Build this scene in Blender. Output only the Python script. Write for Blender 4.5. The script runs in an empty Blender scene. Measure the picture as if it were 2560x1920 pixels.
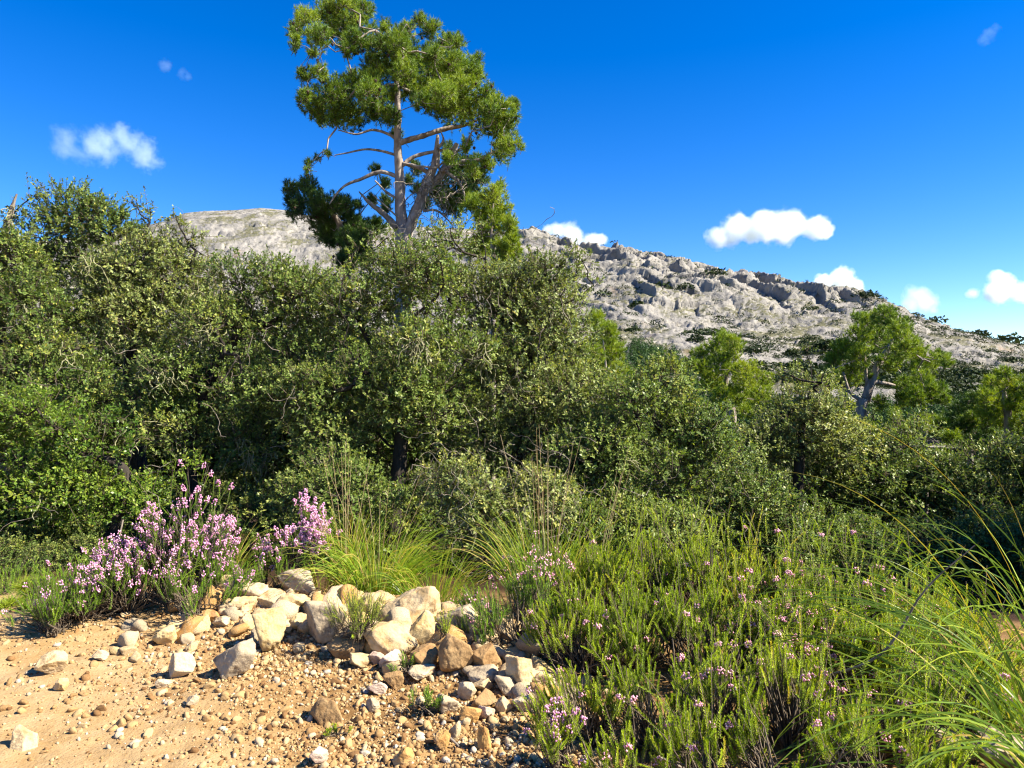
import bpy, math, random
import numpy as np
from math import radians, pi
sc = bpy.context.scene
rs = np.random.default_rng(7)
random.seed(7)

# ------------------------------------------------------------------ camera, sky, sun, exposure
F, CAMZ = 711.1, 1.6
cd = bpy.data.cameras.new("camera"); cam = bpy.data.objects.new("camera", cd)
sc.collection.objects.link(cam); sc.camera = cam
cam.location = (0, 0, CAMZ); cam.rotation_euler = (radians(90), 0, 0)
cd.lens = 25; cd.sensor_width = 36; cd.clip_start = .05; cd.clip_end = 20000

SUN_EL, SUN_AZ = 43.0, 104.0          # azimuth clockwise from +Y (the view direction)
se, sa = radians(SUN_EL), radians(SUN_AZ)
SUN = np.array([math.cos(se)*math.sin(sa), math.cos(se)*math.cos(sa), math.sin(se)])
w = bpy.data.worlds.new("World"); sc.world = w; w.use_nodes = True
nt = w.node_tree; bg = nt.nodes["Background"]
sky = nt.nodes.new("ShaderNodeTexSky"); sky.sky_type = 'NISHITA'; sky.sun_disc = False
sky.sun_elevation = se; sky.sun_rotation = sa; sky.altitude = 1500
sky.air_density = 1.0; sky.dust_density = 0.0; sky.ozone_density = 3.0
hs = nt.nodes.new("ShaderNodeHueSaturation"); hs.inputs['Saturation'].default_value = 1.42
hs.inputs['Hue'].default_value = 0.514
nt.links.new(sky.outputs[0], hs.inputs['Color']); nt.links.new(hs.outputs[0], bg.inputs[0])
bg.inputs[1].default_value = 0.078
sl = bpy.data.lights.new("sun", 'SUN'); sl.energy = 5.0; sl.angle = radians(.5); sl.color = (1, .91, .76)
so = bpy.data.objects.new("sun", sl); sc.collection.objects.link(so)
from mathutils import Vector
so.rotation_euler = Vector((-SUN).tolist()).to_track_quat('-Z', 'Y').to_euler()
so.location = (30, 0, 40)
sc.view_settings.view_transform = 'Standard'; sc.view_settings.look = 'None'
sc.view_settings.exposure = 1.65; sc.view_settings.gamma = 1
cy = sc.cycles
cy.max_bounces = 8; cy.diffuse_bounces = 3; cy.glossy_bounces = 2; cy.transmission_bounces = 3
cy.volume_bounces = 5; cy.transparent_max_bounces = 6; cy.caustics_reflective = False; cy.caustics_refractive = False
cy.use_denoising = True; cy.denoiser = 'OPENIMAGEDENOISE'; cy.denoising_input_passes = 'RGB_ALBEDO_NORMAL'; cy.denoising_prefilter = 'ACCURATE'
cy.volume_max_steps = 128
sc.render.film_transparent = False
cy.filter_width = 1.2

# ------------------------------------------------------------------ helpers
def at(px, py, d):
    return np.array([(px-512)/F*d, d, CAMZ+(384-py)/F*d])

def _h(ix, iy, iz, seed):
    h = (ix.astype(np.uint32)*np.uint32(374761393) + iy.astype(np.uint32)*np.uint32(668265263)
         + iz.astype(np.uint32)*np.uint32(2147483647-58) + np.uint32((seed*974711+12345) & 0xffffffff))
    h = (h ^ (h >> np.uint32(13)))*np.uint32(1274126177)
    h = (h ^ (h >> np.uint32(16)))*np.uint32(2246822519)
    return h ^ (h >> np.uint32(15))

def gnoise(x, y, z, seed=0):
    x, y, z = np.broadcast_arrays(np.asarray(x, float), np.asarray(y, float), np.asarray(z, float))
    xi, yi, zi = np.floor(x).astype(np.int64), np.floor(y).astype(np.int64), np.floor(z).astype(np.int64)
    fx, fy, fz = x-xi, y-yi, z-zi
    ux, uy, uz = [f*f*f*(f*(f*6-15)+10) for f in (fx, fy, fz)]
    out = 0
    for dx in (0, 1):
        for dy in (0, 1):
            for dz in (0, 1):
                h = _h(xi+dx, yi+dy, zi+dz, seed)
                g = ((h & 1023)/511.5-1)*(fx-dx) + (((h >> np.uint32(10)) & 1023)/511.5-1)*(fy-dy) + (((h >> np.uint32(20)) & 1023)/511.5-1)*(fz-dz)
                out = out + g*(ux if dx else 1-ux)*(uy if dy else 1-uy)*(uz if dz else 1-uz)
    return out*1.25

def fbm(x, y, z, octv=5, seed=0, gain=.5, ridged=False):
    a, s, f = 1., 0, 1.
    for o in range(octv):
        n = gnoise(x*f, y*f, z*f, seed+o*17)
        s = s + a*((1-2*np.abs(n)) if ridged else n)
        a *= gain; f *= 2.03
    return s

def worley(x, y, z, seed=0):
    xi, yi, zi = np.floor(x).astype(np.int64), np.floor(y).astype(np.int64), np.floor(z).astype(np.int64)
    f1 = np.full(x.shape, 9.); f2 = np.full(x.shape, 9.); cid = np.zeros(x.shape); fac = np.zeros(x.shape)
    for dx in (-1, 0, 1):
        for dy in (-1, 0, 1):
            for dz in (-1, 0, 1):
                h = _h(xi+dx, yi+dy, zi+dz, seed)
                ox, oy, oz = xi+dx+(h & 1023)/1023.-x, yi+dy+((h >> np.uint32(10)) & 1023)/1023.-y, zi+dz+((h >> np.uint32(20)) & 1023)/1023.-z
                d2 = ox*ox+oy*oy+oz*oz; g_ = h*np.uint32(2654435761)
                tl_ = ox*((g_ & 255)/127.5-1)+oy*(((g_ >> np.uint32(8)) & 255)/127.5-1)+oz*(((g_ >> np.uint32(16)) & 255)/127.5-1)
                near = d2 < f1
                f2 = np.where(near, f1, np.minimum(f2, d2)); cid = np.where(near, (h % np.uint32(997))/997., cid); fac = np.where(near, tl_, fac); f1 = np.where(near, d2, f1)
    return np.sqrt(f1), np.sqrt(f2), cid, fac

def unit(v):
    return v/np.maximum(np.linalg.norm(v, axis=-1, keepdims=True), 1e-9)

def rdir(n):
    return unit(rs.normal(size=(n, 3)))

def sstep(a, b, x):
    t = np.clip((x-a)/(b-a), 0, 1); return t*t*(3-2*t)

class MB:
    """collects triangles and quads for ONE mesh object"""
    def __init__(s): s.v, s.f, s.t, s.n = [], {3: [], 4: []}, {3: [], 4: []}, 0
    def add(s, v, f, tint=.5):
        if len(v) == 0 or len(f) == 0: return
        k = f.shape[1]
        s.v.append(np.asarray(v, np.float32)); s.f[k].append(f.astype(np.int64)+s.n)
        s.t[k].append(np.broadcast_to(np.asarray(tint, np.float32), (len(f),))); s.n += len(v)
    def build(s, name, mat, parent=None, origin=None, smooth=False):
        if s.n == 0: return None
        o = np.zeros(3) if origin is None else np.asarray(origin, float)
        v = np.concatenate(s.v) - o.astype(np.float32)
        loops, starts, tint, p = [], [], [], 0
        for k in (3, 4):
            if s.f[k]:
                f = np.concatenate(s.f[k]); loops.append(f.ravel()); tint.append(np.concatenate(s.t[k]))
                starts.append(p+np.arange(len(f))*k); p += f.size
        loops, starts, tint = np.concatenate(loops), np.concatenate(starts), np.concatenate(tint)
        me = bpy.data.meshes.new(name)
        me.vertices.add(len(v)); me.vertices.foreach_set('co', v.ravel())
        me.loops.add(len(loops)); me.loops.foreach_set('vertex_index', loops.astype(np.int32))
        me.polygons.add(len(starts)); me.polygons.foreach_set('loop_start', starts.astype(np.int32))
        me.update(calc_edges=True)
        if smooth: me.polygons.foreach_set('use_smooth', np.ones(len(starts), bool))
        a = me.attributes.new('tint', 'FLOAT', 'FACE'); a.data.foreach_set('value', tint.astype(np.float32))
        if mat: me.materials.append(mat)
        ob = bpy.data.objects.new(name, me); sc.collection.objects.link(ob)
        if parent is not None: ob.parent = parent
        elif origin is not None: ob.location = o.tolist()
        return ob

def tag(o, label=None, cat=None, group=None, kind=None):
    if label: o['label'] = label
    if cat: o['category'] = cat
    if group: o['group'] = group
    if kind: o['kind'] = kind
    return o

def thing(name, label, cat, loc, group=None):
    o = bpy.data.objects.new(name, None); sc.collection.objects.link(o)
    o.location = [float(c) for c in loc]; o.empty_display_size = .1
    return tag(o, label, cat, group)

def copy_thing(o, loc, rotz=0, scale=1, label=None):
    c = o.copy(); sc.collection.objects.link(c); c.location = [float(k) for k in loc]
    c.rotation_euler = (0, 0, rotz); c.scale = (scale,)*3
    if label: c['label'] = label
    for ch in o.children:
        d = ch.copy(); d.parent = c; sc.collection.objects.link(d)
    return c

def sticks(P0, P1, r0, r1, n=3):
    P0, P1 = np.atleast_2d(P0), np.atleast_2d(P1); N = len(P0)
    D = unit(P1-P0); ref = np.where(np.abs(D[:, 2:3]) < .9, np.array([[0, 0, 1.]]), np.array([[1., 0, 0]]))
    a = unit(np.cross(D, ref)); b = np.cross(D, a)
    th = np.arange(n)*2*pi/n
    ring = a[:, None]*np.cos(th)[None, :, None]+b[:, None]*np.sin(th)[None, :, None]
    r0 = np.broadcast_to(np.asarray(r0, float), (N,)); r1 = np.broadcast_to(np.asarray(r1, float), (N,))
    v = np.concatenate([P0[:, None]+ring*r0[:, None, None], P1[:, None]+ring*r1[:, None, None]], 1).reshape(-1, 3)
    i = np.arange(n); j = (i+1) % n
    q = np.stack([i, j, j+n, i+n], 1)
    f = (q[None]+(np.arange(N)*2*n)[:, None, None]).reshape(-1, 4)
    return v, f

def tube(pts, radii, n=8, rough=0., seed=0):
    pts = np.asarray(pts, float); k = len(pts); radii = np.asarray(radii, float)
    T = unit(np.gradient(pts, axis=0)); a = np.cross(T[0], [0.13, .97, .2]); a = a/np.linalg.norm(a)
    V = []; th = np.arange(n)*2*pi/n
    for i in range(k):
        a = a-T[i]*np.dot(a, T[i]); a /= np.linalg.norm(a); b = np.cross(T[i], a)
        rr = radii[i]*np.ones(n)
        if rough:
            c = pts[i]+np.outer(np.cos(th), a)*.1+np.outer(np.sin(th), b)*.1
            rr = rr*(1+rough*gnoise(c[:, 0]*12, c[:, 1]*12, c[:, 2]*5, seed))
        V.append(pts[i]+(np.outer(np.cos(th), a)+np.outer(np.sin(th), b))*rr[:, None])
    v = np.concatenate(V)
    f = []
    for i in range(k-1):
        for j in range(n):
            f.append((i*n+j, i*n+(j+1) % n, (i+1)*n+(j+1) % n, (i+1)*n+j))
    return v, np.array(f)

def spline(pts, radii, per=6):
    """Catmull-Rom through the points"""
    P = np.asarray(pts, float); R = np.asarray(radii, float); k = len(P)
    Q = np.concatenate([2*P[:1]-P[1:2], P, 2*P[-1:]-P[-2:-1]])
    out, ro = [], []
    for i in range(k-1):
        p0, p1, p2, p3 = Q[i:i+4]
        for s in np.arange(per)/per:
            out.append(.5*(2*p1+(p2-p0)*s+(2*p0-5*p1+4*p2-p3)*s*s+(3*p1-p0-3*p2+p3)*s**3)); ro.append(R[i]*(1-s)+R[i+1]*s)
    out.append(P[-1]); ro.append(R[-1])
    return np.array(out), np.array(ro)

def leaf_quads(P, D, Nn, L, W, fold=.25, wide=.5):
    N = len(P); L = np.broadcast_to(L, (N,))[:, None]; W = np.broadcast_to(W, (N,))[:, None]
    S = unit(np.cross(D, Nn)); N2 = np.cross(S, D)
    m = P+D*L*wide+N2*(fold*W)
    v = np.stack([P, m+S*W/2, P+D*L, m-S*W/2], 1).reshape(-1, 3)
    f = np.arange(N*4).reshape(N, 4)
    return v, f

def needle_tris(P, D, L, W):
    N = len(P); L = np.broadcast_to(L, (N,))[:, None]; W = np.broadcast_to(W, (N,))[:, None]
    S = unit(np.cross(D, rdir(N)))
    v = np.stack([P+S*W/2, P-S*W/2, P+D*L], 1).reshape(-1, 3)
    return v, np.arange(N*3).reshape(N, 3)

# ------------------------------------------------------------------ materials
def mat(name):
    m = bpy.data.materials.new(name); m.use_nodes = True
    t = m.node_tree; p = t.nodes["Principled BSDF"]
    def nd(typ, **kw):
        n = t.nodes.new(typ)
        for k, v in kw.items(): setattr(n, k, v)
        return n
    return m, t, p, nd, t.links.new

def ramp(nd, stops, interp='LINEAR'):
    r = nd("ShaderNodeValToRGB"); e = r.color_ramp.elements; r.color_ramp.interpolation = interp
    while len(e) < len(stops): e.new(.5)
    for k, (p, c) in zip(e, stops): k.position = p; k.color = (*c, 1)
    return r

def leaf_mat(name, stops, trans=.25, rough=.45, under=None, spec=.5, tcol=(1.3, 1.35, .5)):
    m, t, p, nd, ln = mat(name)
    a = nd("ShaderNodeAttribute", attribute_name='tint'); r = ramp(nd, stops); ln(a.outputs['Fac'], r.inputs[0])
    col = r.outputs[0]
    if under:
        g = nd("ShaderNodeNewGeometry"); mx = nd("ShaderNodeMix", data_type='RGBA')
        ln(g.outputs['Backfacing'], mx.inputs[0]); ln(col, mx.inputs[6]); mx.inputs[7].default_value = (*under, 1)
        col = mx.outputs[2]
    ln(col, p.inputs['Base Color']); p.inputs['Roughness'].default_value = rough
    p.inputs['Specular IOR Level'].default_value = spec
    tr = nd("ShaderNodeBsdfTranslucent"); mu = nd("ShaderNodeMix", data_type='RGBA', blend_type='MULTIPLY')
    mu.inputs[0].default_value = 1; ln(r.outputs[0], mu.inputs[6]); mu.inputs[7].default_value = (*tcol, 1)
    ln(mu.outputs[2], tr.inputs[0])
    ms = nd("ShaderNodeMixShader"); ms.inputs[0].default_value = trans
    ln(p.outputs[0], ms.inputs[1]); ln(tr.outputs[0], ms.inputs[2]); ln(ms.outputs[0], t.nodes["Material Output"].inputs[0])
    return m

def bark_mat(name, c1, c2, scale=14, stretch=.25, bump=.6, rough=.9):
    m, t, p, nd, ln = mat(name)
    tc = nd("ShaderNodeTexCoord"); mp = nd("ShaderNodeMapping"); mp.inputs['Scale'].default_value = (1, 1, stretch)
    ln(tc.outputs['Object'], mp.inputs[0])
    n = nd("ShaderNodeTexNoise"); n.inputs['Scale'].default_value = scale; n.inputs['Detail'].default_value = 6
    v = nd("ShaderNodeTexVoronoi"); v.inputs['Scale'].default_value = scale*1.6
    ln(mp.outputs[0], n.inputs[0]); ln(mp.outputs[0], v.inputs[0])
    r = ramp(nd, [(.3, c1), (.65, c2)]); ln(n.outputs[0], r.inputs[0]); ln(r.outputs[0], p.inputs['Base Color'])
    p.inputs['Roughness'].default_value = rough; p.inputs['Specular IOR Level'].default_value = .2
    b = nd("ShaderNodeBump"); b.inputs['Strength'].default_value = bump; b.inputs['Distance'].default_value = .02
    ln(v.outputs[0], b.inputs['Height']); ln(b.outputs[0], p.inputs['Normal'])
    return m

def tint_mat(name, stops, rough=.9, spec=.2, noise=0., nscale=60, bump=0.):
    m, t, p, nd, ln = mat(name)
    a = nd("ShaderNodeAttribute", attribute_name='tint'); r = ramp(nd, stops)
    val = a.outputs['Fac']
    tc = nd("ShaderNodeTexCoord"); n = nd("ShaderNodeTexNoise"); n.inputs['Scale'].default_value = nscale; n.inputs['Detail'].default_value = 5
    ln(tc.outputs['Object'], n.inputs[0])
    if noise:
        ma = nd("ShaderNodeMath", operation='MULTIPLY_ADD'); ln(n.outputs[0], ma.inputs[0]); ma.inputs[1].default_value = noise
        sb = nd("ShaderNodeMath", operation='SUBTRACT'); ln(val, sb.inputs[0]); sb.inputs[1].default_value = noise*.5
        ln(sb.outputs[0], ma.inputs[2]); val = ma.outputs[0]
    ln(val, r.inputs[0]); ln(r.outputs[0], p.inputs['Base Color'])
    p.inputs['Roughness'].default_value = rough; p.inputs['Specular IOR Level'].default_value = spec
    if bump:
        b = nd("ShaderNodeBump"); b.inputs['Strength'].default_value = bump; b.inputs['Distance'].default_value = .01
        ln(n.outputs[0], b.inputs['Height']); ln(b.outputs[0], p.inputs['Normal'])
    return m

M = {}
ALB = {'limestone': .61, 'dirt': .80, 'gravel': .72, 'oak_bark': .6, 'oak': .86, 'heather': 1.05, 'grass': .95, 'pine': .82, 'rock': .78, 'far': .8, 'scrub': .8, 'twig': .6, 'dead': .7}
M['oak'] = leaf_mat('oak_leaf', [(0, (0.055, 0.105, 0.02)), (0.45, (0.15, 0.225, 0.045)), (0.85, (0.28, 0.345, 0.085)), (1, (0.5, 0.44, 0.08))],
                    trans=.3, rough=.42, under=(.15, .18, .07), spec=.25)
M['oak_pale'] = leaf_mat('oak_leaf_pale', [(0, (0.1, 0.145, 0.04)), (0.45, (0.22, 0.28, 0.08)), (0.85, (0.36, 0.4, 0.13)), (1, (0.55, 0.48, 0.1))],
                    trans=.3, rough=.45, under=(.2, .21, .09), spec=.25)
M['oak_bright'] = leaf_mat('oak_leaf_bright', [(0, (.055, .125, .013)), (.45, (.14, .235, .026)), (.85, (.25, .34, .045)), (1, (.42, .42, .05))],
                    trans=.33, rough=.38, under=(.12, .18, .05), spec=.3)
M['pine'] = leaf_mat('pine_needle', [(0, (0.045, 0.105, 0.014)), (0.5, (0.165, 0.275, 0.022)), (1, (0.34, 0.44, 0.035))], trans=.26, rough=.5, spec=.35, tcol=(1.4, 1.35, .35))
M['pine_yellow'] = leaf_mat('pine_needle_yellow', [(0, (0.08, 0.15, 0.013)), (0.5, (0.22, 0.335, 0.022)), (1, (0.38, 0.46, 0.035))], trans=.32, rough=.5, spec=.35, tcol=(1.4, 1.3, .3))
M['pine_dark'] = leaf_mat('pine_needle_dark', [(0, (0.022, 0.060, 0.013)), (.5, (0.054, 0.120, 0.018)), (1, (0.132, 0.216, 0.022))], trans=.2, rough=.5, spec=.35)  # darker copy of the pine needles, with shade painted into the green
M['heather'] = leaf_mat('heather_leaf', [(0, (0.11, 0.18, 0.011)), (0.5, (0.27, 0.37, 0.018)), (0.9, (0.42, 0.5, 0.033)), (1, (0.5, 0.43, 0.06))], trans=.35, rough=.5, spec=.3, tcol=(1.4, 1.35, .35))
M['heather_green'] = leaf_mat('heather_leaf_green', [(0, (0.065, 0.138, 0.011)), (.5, (0.156, 0.276, 0.020)), (1, (0.286, 0.414, 0.033))], trans=.35, rough=.5, spec=.3, tcol=(1.3, 1.4, .4))
M['blossom'] = leaf_mat('heather_blossom', [(0, (.52, .20, .38)), (.5, (.74, .39, .58)), (1, (.88, .62, .76))], trans=.3, rough=.6, spec=.2, tcol=(1.1, .9, 1.05))
M['blossom_pale'] = leaf_mat('heather_blossom_pale', [(0, (.60, .25, .36)), (.5, (.76, .44, .52)), (.85, (.82, .60, .62)), (1, (.50, .33, .2))], trans=.3, rough=.6, spec=.2, tcol=(1.1, .9, .95))
M['grass'] = leaf_mat('grass_blade', [(0, (0.06, 0.14, 0.015)), (0.5, (0.17, 0.28, 0.022)), (0.85, (0.34, 0.41, 0.04)), (1, (0.5, 0.38, 0.11))], trans=.35, rough=.4, spec=.4, tcol=(1.3, 1.3, .35))
M['grass_deep'] = leaf_mat('grass_blade_deep', [(0, (0.05, 0.11, 0.012)), (0.5, (0.14, 0.23, 0.02)), (0.85, (0.3, 0.37, 0.03)), (1, (0.46, 0.33, 0.08))], trans=.3, rough=.4, spec=.3, tcol=(1.3, 1.3, .35))
M['stalk'] = tint_mat('dry_stalk', [(0, (.30, .20, .08)), (1, (.55, .43, .24))], rough=.8)
M['twig'] = tint_mat('twig', [(0, (.06, .042, .026)), (1, (.30, .24, .17))], rough=.9)
M['dead'] = tint_mat('dead_wood', [(0, (.14, .115, .085)), (1, (.36, .31, .25))], rough=.9, noise=.5, nscale=30)
M['lichen'] = tint_mat('lichen', [(0, (.16, .165, .08)), (1, (.38, .37, .21))], rough=.95)
M['oak_bark'] = bark_mat('oak_bark', (.022, .018, .014), (.085, .07, .056))
M['pine_bark'] = bark_mat('pine_bark', (.15, .118, .095), (.43, .375, .325), scale=9, stretch=.35, bump=.8)
M['cone'] = tint_mat('pine_cone', [(0, (.03, .02, .015)), (1, (.09, .06, .04))])
M['gravel'] = tint_mat('gravel', [(0, (.14, .07, .027)), (.25, (.28, .155, .06)), (.5, (.45, .29, .125)), (.8, (.57, .42, .22)), (1, (.53, .46, .35))], noise=.3, nscale=120, bump=.25)

def rock_mat(name, base, dark, stain, sfac=.35, bump=.55):
    m, t, p, nd, ln = mat(name)
    tc = nd("ShaderNodeTexCoord"); oi = nd("ShaderNodeObjectInfo"); off = nd("ShaderNodeVectorMath", operation='ADD')
    sc_ = nd("ShaderNodeVectorMath", operation='SCALE'); cb = nd("ShaderNodeCombineXYZ")
    for k in range(3): ln(oi.outputs['Random'], cb.inputs[k])
    ln(cb.outputs[0], sc_.inputs[0]); sc_.inputs['Scale'].default_value = 37
    ln(tc.outputs['Object'], off.inputs[0]); ln(sc_.outputs[0], off.inputs[1])
    def noi(s, det=6, ro=.6):
        n = nd("ShaderNodeTexNoise"); n.inputs['Scale'].default_value = s; n.inputs['Detail'].default_value = det; n.inputs['Roughness'].default_value = ro
        ln(off.outputs[0], n.inputs[0]); return n
    n1, n2, n3 = noi(14, 8, .65), noi(5, 4), noi(55, 6, .7)
    r1 = ramp(nd, [(.34, dark), (.50, base), (.75, tuple(min(.75, c*1.18) for c in base))]); ln(n1.outputs[0], r1.inputs[0])
    r2 = ramp(nd, [(.50, (0, 0, 0)), (.68, (1, 1, 1))]); ln(n2.outputs[0], r2.inputs[0])
    sf = nd("ShaderNodeMath", operation='MULTIPLY'); ln(r2.outputs[0], sf.inputs[0]); sf.inputs[1].default_value = sfac*2
    mx = nd("ShaderNodeMix", data_type='RGBA'); ln(sf.outputs[0], mx.inputs[0]); ln(r1.outputs[0], mx.inputs[6]); mx.inputs[7].default_value = (*stain, 1)
    ln(mx.outputs[2], p.inputs['Base Color']); p.inputs['Roughness'].default_value = .92; p.inputs['Specular IOR Level'].default_value = .2
    ad = nd("ShaderNodeMath", operation='MULTIPLY_ADD'); ln(n3.outputs[0], ad.inputs[0]); ad.inputs[1].default_value = .5; ln(n1.outputs[0], ad.inputs[2])
    b = nd("ShaderNodeBump"); b.inputs['Strength'].default_value = bump; b.inputs['Distance'].default_value = .02
    ln(ad.outputs[0], b.inputs['Height']); ln(b.outputs[0], p.inputs['Normal'])
    return m
M['rock_beige'] = rock_mat('rock_beige', (.60, .46, .265), (.36, .235, .11), (.54, .33, .11))
M['rock_yellow'] = rock_mat('rock_yellow', (.64, .48, .24), (.42, .28, .11), (.60, .40, .12))
M['rock_grey'] = rock_mat('rock_grey', (.47, .375, .245), (.19, .145, .10), (.52, .42, .28))
M['rock_white'] = rock_mat('rock_white', (.62, .49, .31), (.40, .28, .155), (.60, .44, .26), sfac=.2)
M['rock_brown'] = rock_mat('rock_brown', (.36, .22, .095), (.17, .09, .035), (.44, .30, .15))
M['rock_orange'] = rock_mat('rock_orange', (.56, .32, .11), (.36, .18, .06), (.55, .42, .24))
M['rock_pink'] = rock_mat('rock_pink', (.55, .40, .30), (.34, .22, .15), (.62, .52, .42))

# ------------------------------------------------------------------ terrain height near the camera
def ground_base(x, y):
    x = np.asarray(x, float); y = np.asarray(y, float)
    ye = np.interp(x, [-8, -4, -.9, .3, 1.2, 3], [5.2, 5.25, 5.35, 4.9, 4.8, 4.3])
    s = np.maximum(0, y-ye); se_ = s*s/(s+.7)
    sl_ = np.interp(x, [-6, -2, 1, 4], [.17, .18, .26, .32])
    D = 24.
    z = -D*(1-np.exp(-sl_*se_/D))
    # the low heap of stones at the edge of the track
    A, B = np.array([-1.75, 4.95]), np.array([.15, 4.45]); AB = B-A
    u = np.clip(((x-A[0])*AB[0]+(y-A[1])*AB[1])/(AB@AB), 0, 1)
    dd = np.hypot(x-A[0]-u*AB[0], y-A[1]-u*AB[1])
    z = z+.13*np.exp(-(dd/.42)**2)*(1-.3*u)
    z = z+.05*np.exp(-((x+3.2)/1.)**2-((y-5.)/.5)**2)
    z = z-.05*sstep(.4, -.8, x+.3*(y-3.3))*sstep(4.6, 3.2, y)
    return z
def ground_z(x, y):
    x = np.asarray(x, float); y = np.asarray(y, float)
    near = np.exp(-(np.maximum(0, np.hypot(x, y-4)-4)/6)**2)
    n = fbm(x*1.1, y*1.1, 0, 3, 3)*.045 + fbm(x*5, y*5, 0, 3, 9)*.012*near
    far = sstep(12, 60, np.hypot(x, y))
    return ground_base(x, y)+n+far*fbm(x*.02, y*.02, 0, 3, 5)*1.5
def hit(px, py):
    ys = np.arange(1.3, 40, .01); xs = (px-512)/F*ys; zs = CAMZ+(384-py)/F*ys
    i = np.argmax(zs < ground_z(xs, ys))
    return np.array([xs[i], ys[i], float(ground_z(xs[i], ys[i]))])

# ------------------------------------------------------------------ ground sheet
def axis(a, b, step, lo, hi, k=1.16):
    out = list(np.arange(a, b+1e-6, step)); s = step; v = out[-1]
    while v < hi: s *= k; v += s; out.append(v)
    s = step; v = out[0]; pre = []
    while v > lo: s *= k; v -= s; pre.append(v)
    return np.array(pre[::-1]+out)
gx = axis(-4.3, 2.2, .018, -6000, 6000); gy = axis(2.2, 5.8, .018, -3000, 7000)
X, Y = np.meshgrid(gx, gy); Z = ground_z(X, Y)
nx, ny = len(gx), len(gy)
idx = np.arange(nx*ny).reshape(ny, nx)
g = MB(); g.add(np.stack([X, Y, Z], -1).reshape(-1, 3), np.stack([idx[:-1, :-1], idx[:-1, 1:], idx[1:, 1:], idx[1:, :-1]], -1).reshape(-1, 4))
m, t, p, nd, ln = mat('dirt')
tc = nd("ShaderNodeTexCoord")
def noi(s, det=5, ro=.55):
    n = nd("ShaderNodeTexNoise"); n.inputs['Scale'].default_value = s; n.inputs['Detail'].default_value = det; n.inputs['Roughness'].default_value = ro
    ln(tc.outputs['Object'], n.inputs[0]); return n
n1, n2, n3 = noi(1.3, 5, .6), noi(9, 7, .7), noi(90, 5, .7)
r1 = ramp(nd, [(.28, (.11, .052, .018)), (.43, (.22, .125, .047)), (.57, (.37, .235, .10)), (.78, (.48, .34, .18))])
spx = nd("ShaderNodeSeparateXYZ"); ln(tc.outputs['Object'], spx.inputs[0])
tk = nd("ShaderNodeMath", operation='MULTIPLY_ADD'); ln(spx.outputs[1], tk.inputs[0]); tk.inputs[1].default_value = .75; ln(spx.outputs[0], tk.inputs[2])
tkr = nd("ShaderNodeMapRange"); tkr.inputs[1].default_value = .8; tkr.inputs[2].default_value = 2.3; tkr.inputs[3].default_value = .15; tkr.inputs[4].default_value = -.08; ln(tk.outputs[0], tkr.inputs[0])
rin = nd("ShaderNodeMath", operation='ADD'); ln(tkr.outputs[0], rin.inputs[1])
ad = nd("ShaderNodeMath", operation='MULTIPLY_ADD'); ln(n2.outputs[0], ad.inputs[0]); ad.inputs[1].default_value = .55
mm = nd("ShaderNodeMath", operation='MULTIPLY'); ln(n1.outputs[0], mm.inputs[0]); mm.inputs[1].default_value = .5; ln(mm.outputs[0], ad.inputs[2])
ln(ad.outputs[0], rin.inputs[0]); ln(rin.outputs[0], r1.inputs[0])
# pebbles pressed into the dirt
vo = nd("ShaderNodeTexVoronoi"); vo.inputs['Scale'].default_value = 55; ln(tc.outputs['Object'], vo.inputs[0])
vr = ramp(nd, [(.0, (.17, .09, .033)), (.35, (.32, .20, .085)), (.7, (.46, .32, .155)), (1, (.50, .40, .25))]); ln(vo.outputs['Color'], vr.inputs[0])
vd = ramp(nd, [(.2, (.6, .6, .6)), (.4, (0, 0, 0))]); ln(vo.outputs['Distance'], vd.inputs[0])
mx = nd("ShaderNodeMix", data_type='RGBA'); ln(vd.outputs[0], mx.inputs[0]); ln(r1.outputs[0], mx.inputs[6]); ln(vr.outputs[0], mx.inputs[7])
# leaf litter of the wood beyond the track, brown darkened to imitate tree shade
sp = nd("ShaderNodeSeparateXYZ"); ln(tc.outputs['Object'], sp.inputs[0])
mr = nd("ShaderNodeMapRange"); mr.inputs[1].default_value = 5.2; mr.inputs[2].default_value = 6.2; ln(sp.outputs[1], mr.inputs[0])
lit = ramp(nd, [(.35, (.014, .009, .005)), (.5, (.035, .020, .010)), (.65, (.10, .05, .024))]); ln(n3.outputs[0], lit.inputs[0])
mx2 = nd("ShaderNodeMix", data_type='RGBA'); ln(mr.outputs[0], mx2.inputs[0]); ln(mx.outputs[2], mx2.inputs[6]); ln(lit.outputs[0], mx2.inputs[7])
mr2 = nd("ShaderNodeMapRange"); mr2.inputs[1].default_value = 30; mr2.inputs[2].default_value = 70; ln(sp.outputs[1], mr2.inputs[0])
mx3 = nd("ShaderNodeMix", data_type='RGBA'); ln(mr2.outputs[0], mx3.inputs[0]); ln(mx2.outputs[2], mx3.inputs[6]); mx3.inputs[7].default_value = (.09, .10, .04, 1)
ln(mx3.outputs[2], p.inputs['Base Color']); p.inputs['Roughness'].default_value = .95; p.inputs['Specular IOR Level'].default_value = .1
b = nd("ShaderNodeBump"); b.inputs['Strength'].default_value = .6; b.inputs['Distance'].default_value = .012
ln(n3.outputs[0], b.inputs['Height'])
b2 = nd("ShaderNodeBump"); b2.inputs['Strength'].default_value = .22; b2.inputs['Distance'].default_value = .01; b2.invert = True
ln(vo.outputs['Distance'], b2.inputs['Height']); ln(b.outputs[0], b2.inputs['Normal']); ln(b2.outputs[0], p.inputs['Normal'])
tag(g.build('ground', m, smooth=True), 'ochre dirt track and sloping ground strewn with gravel', kind='structure')

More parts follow.
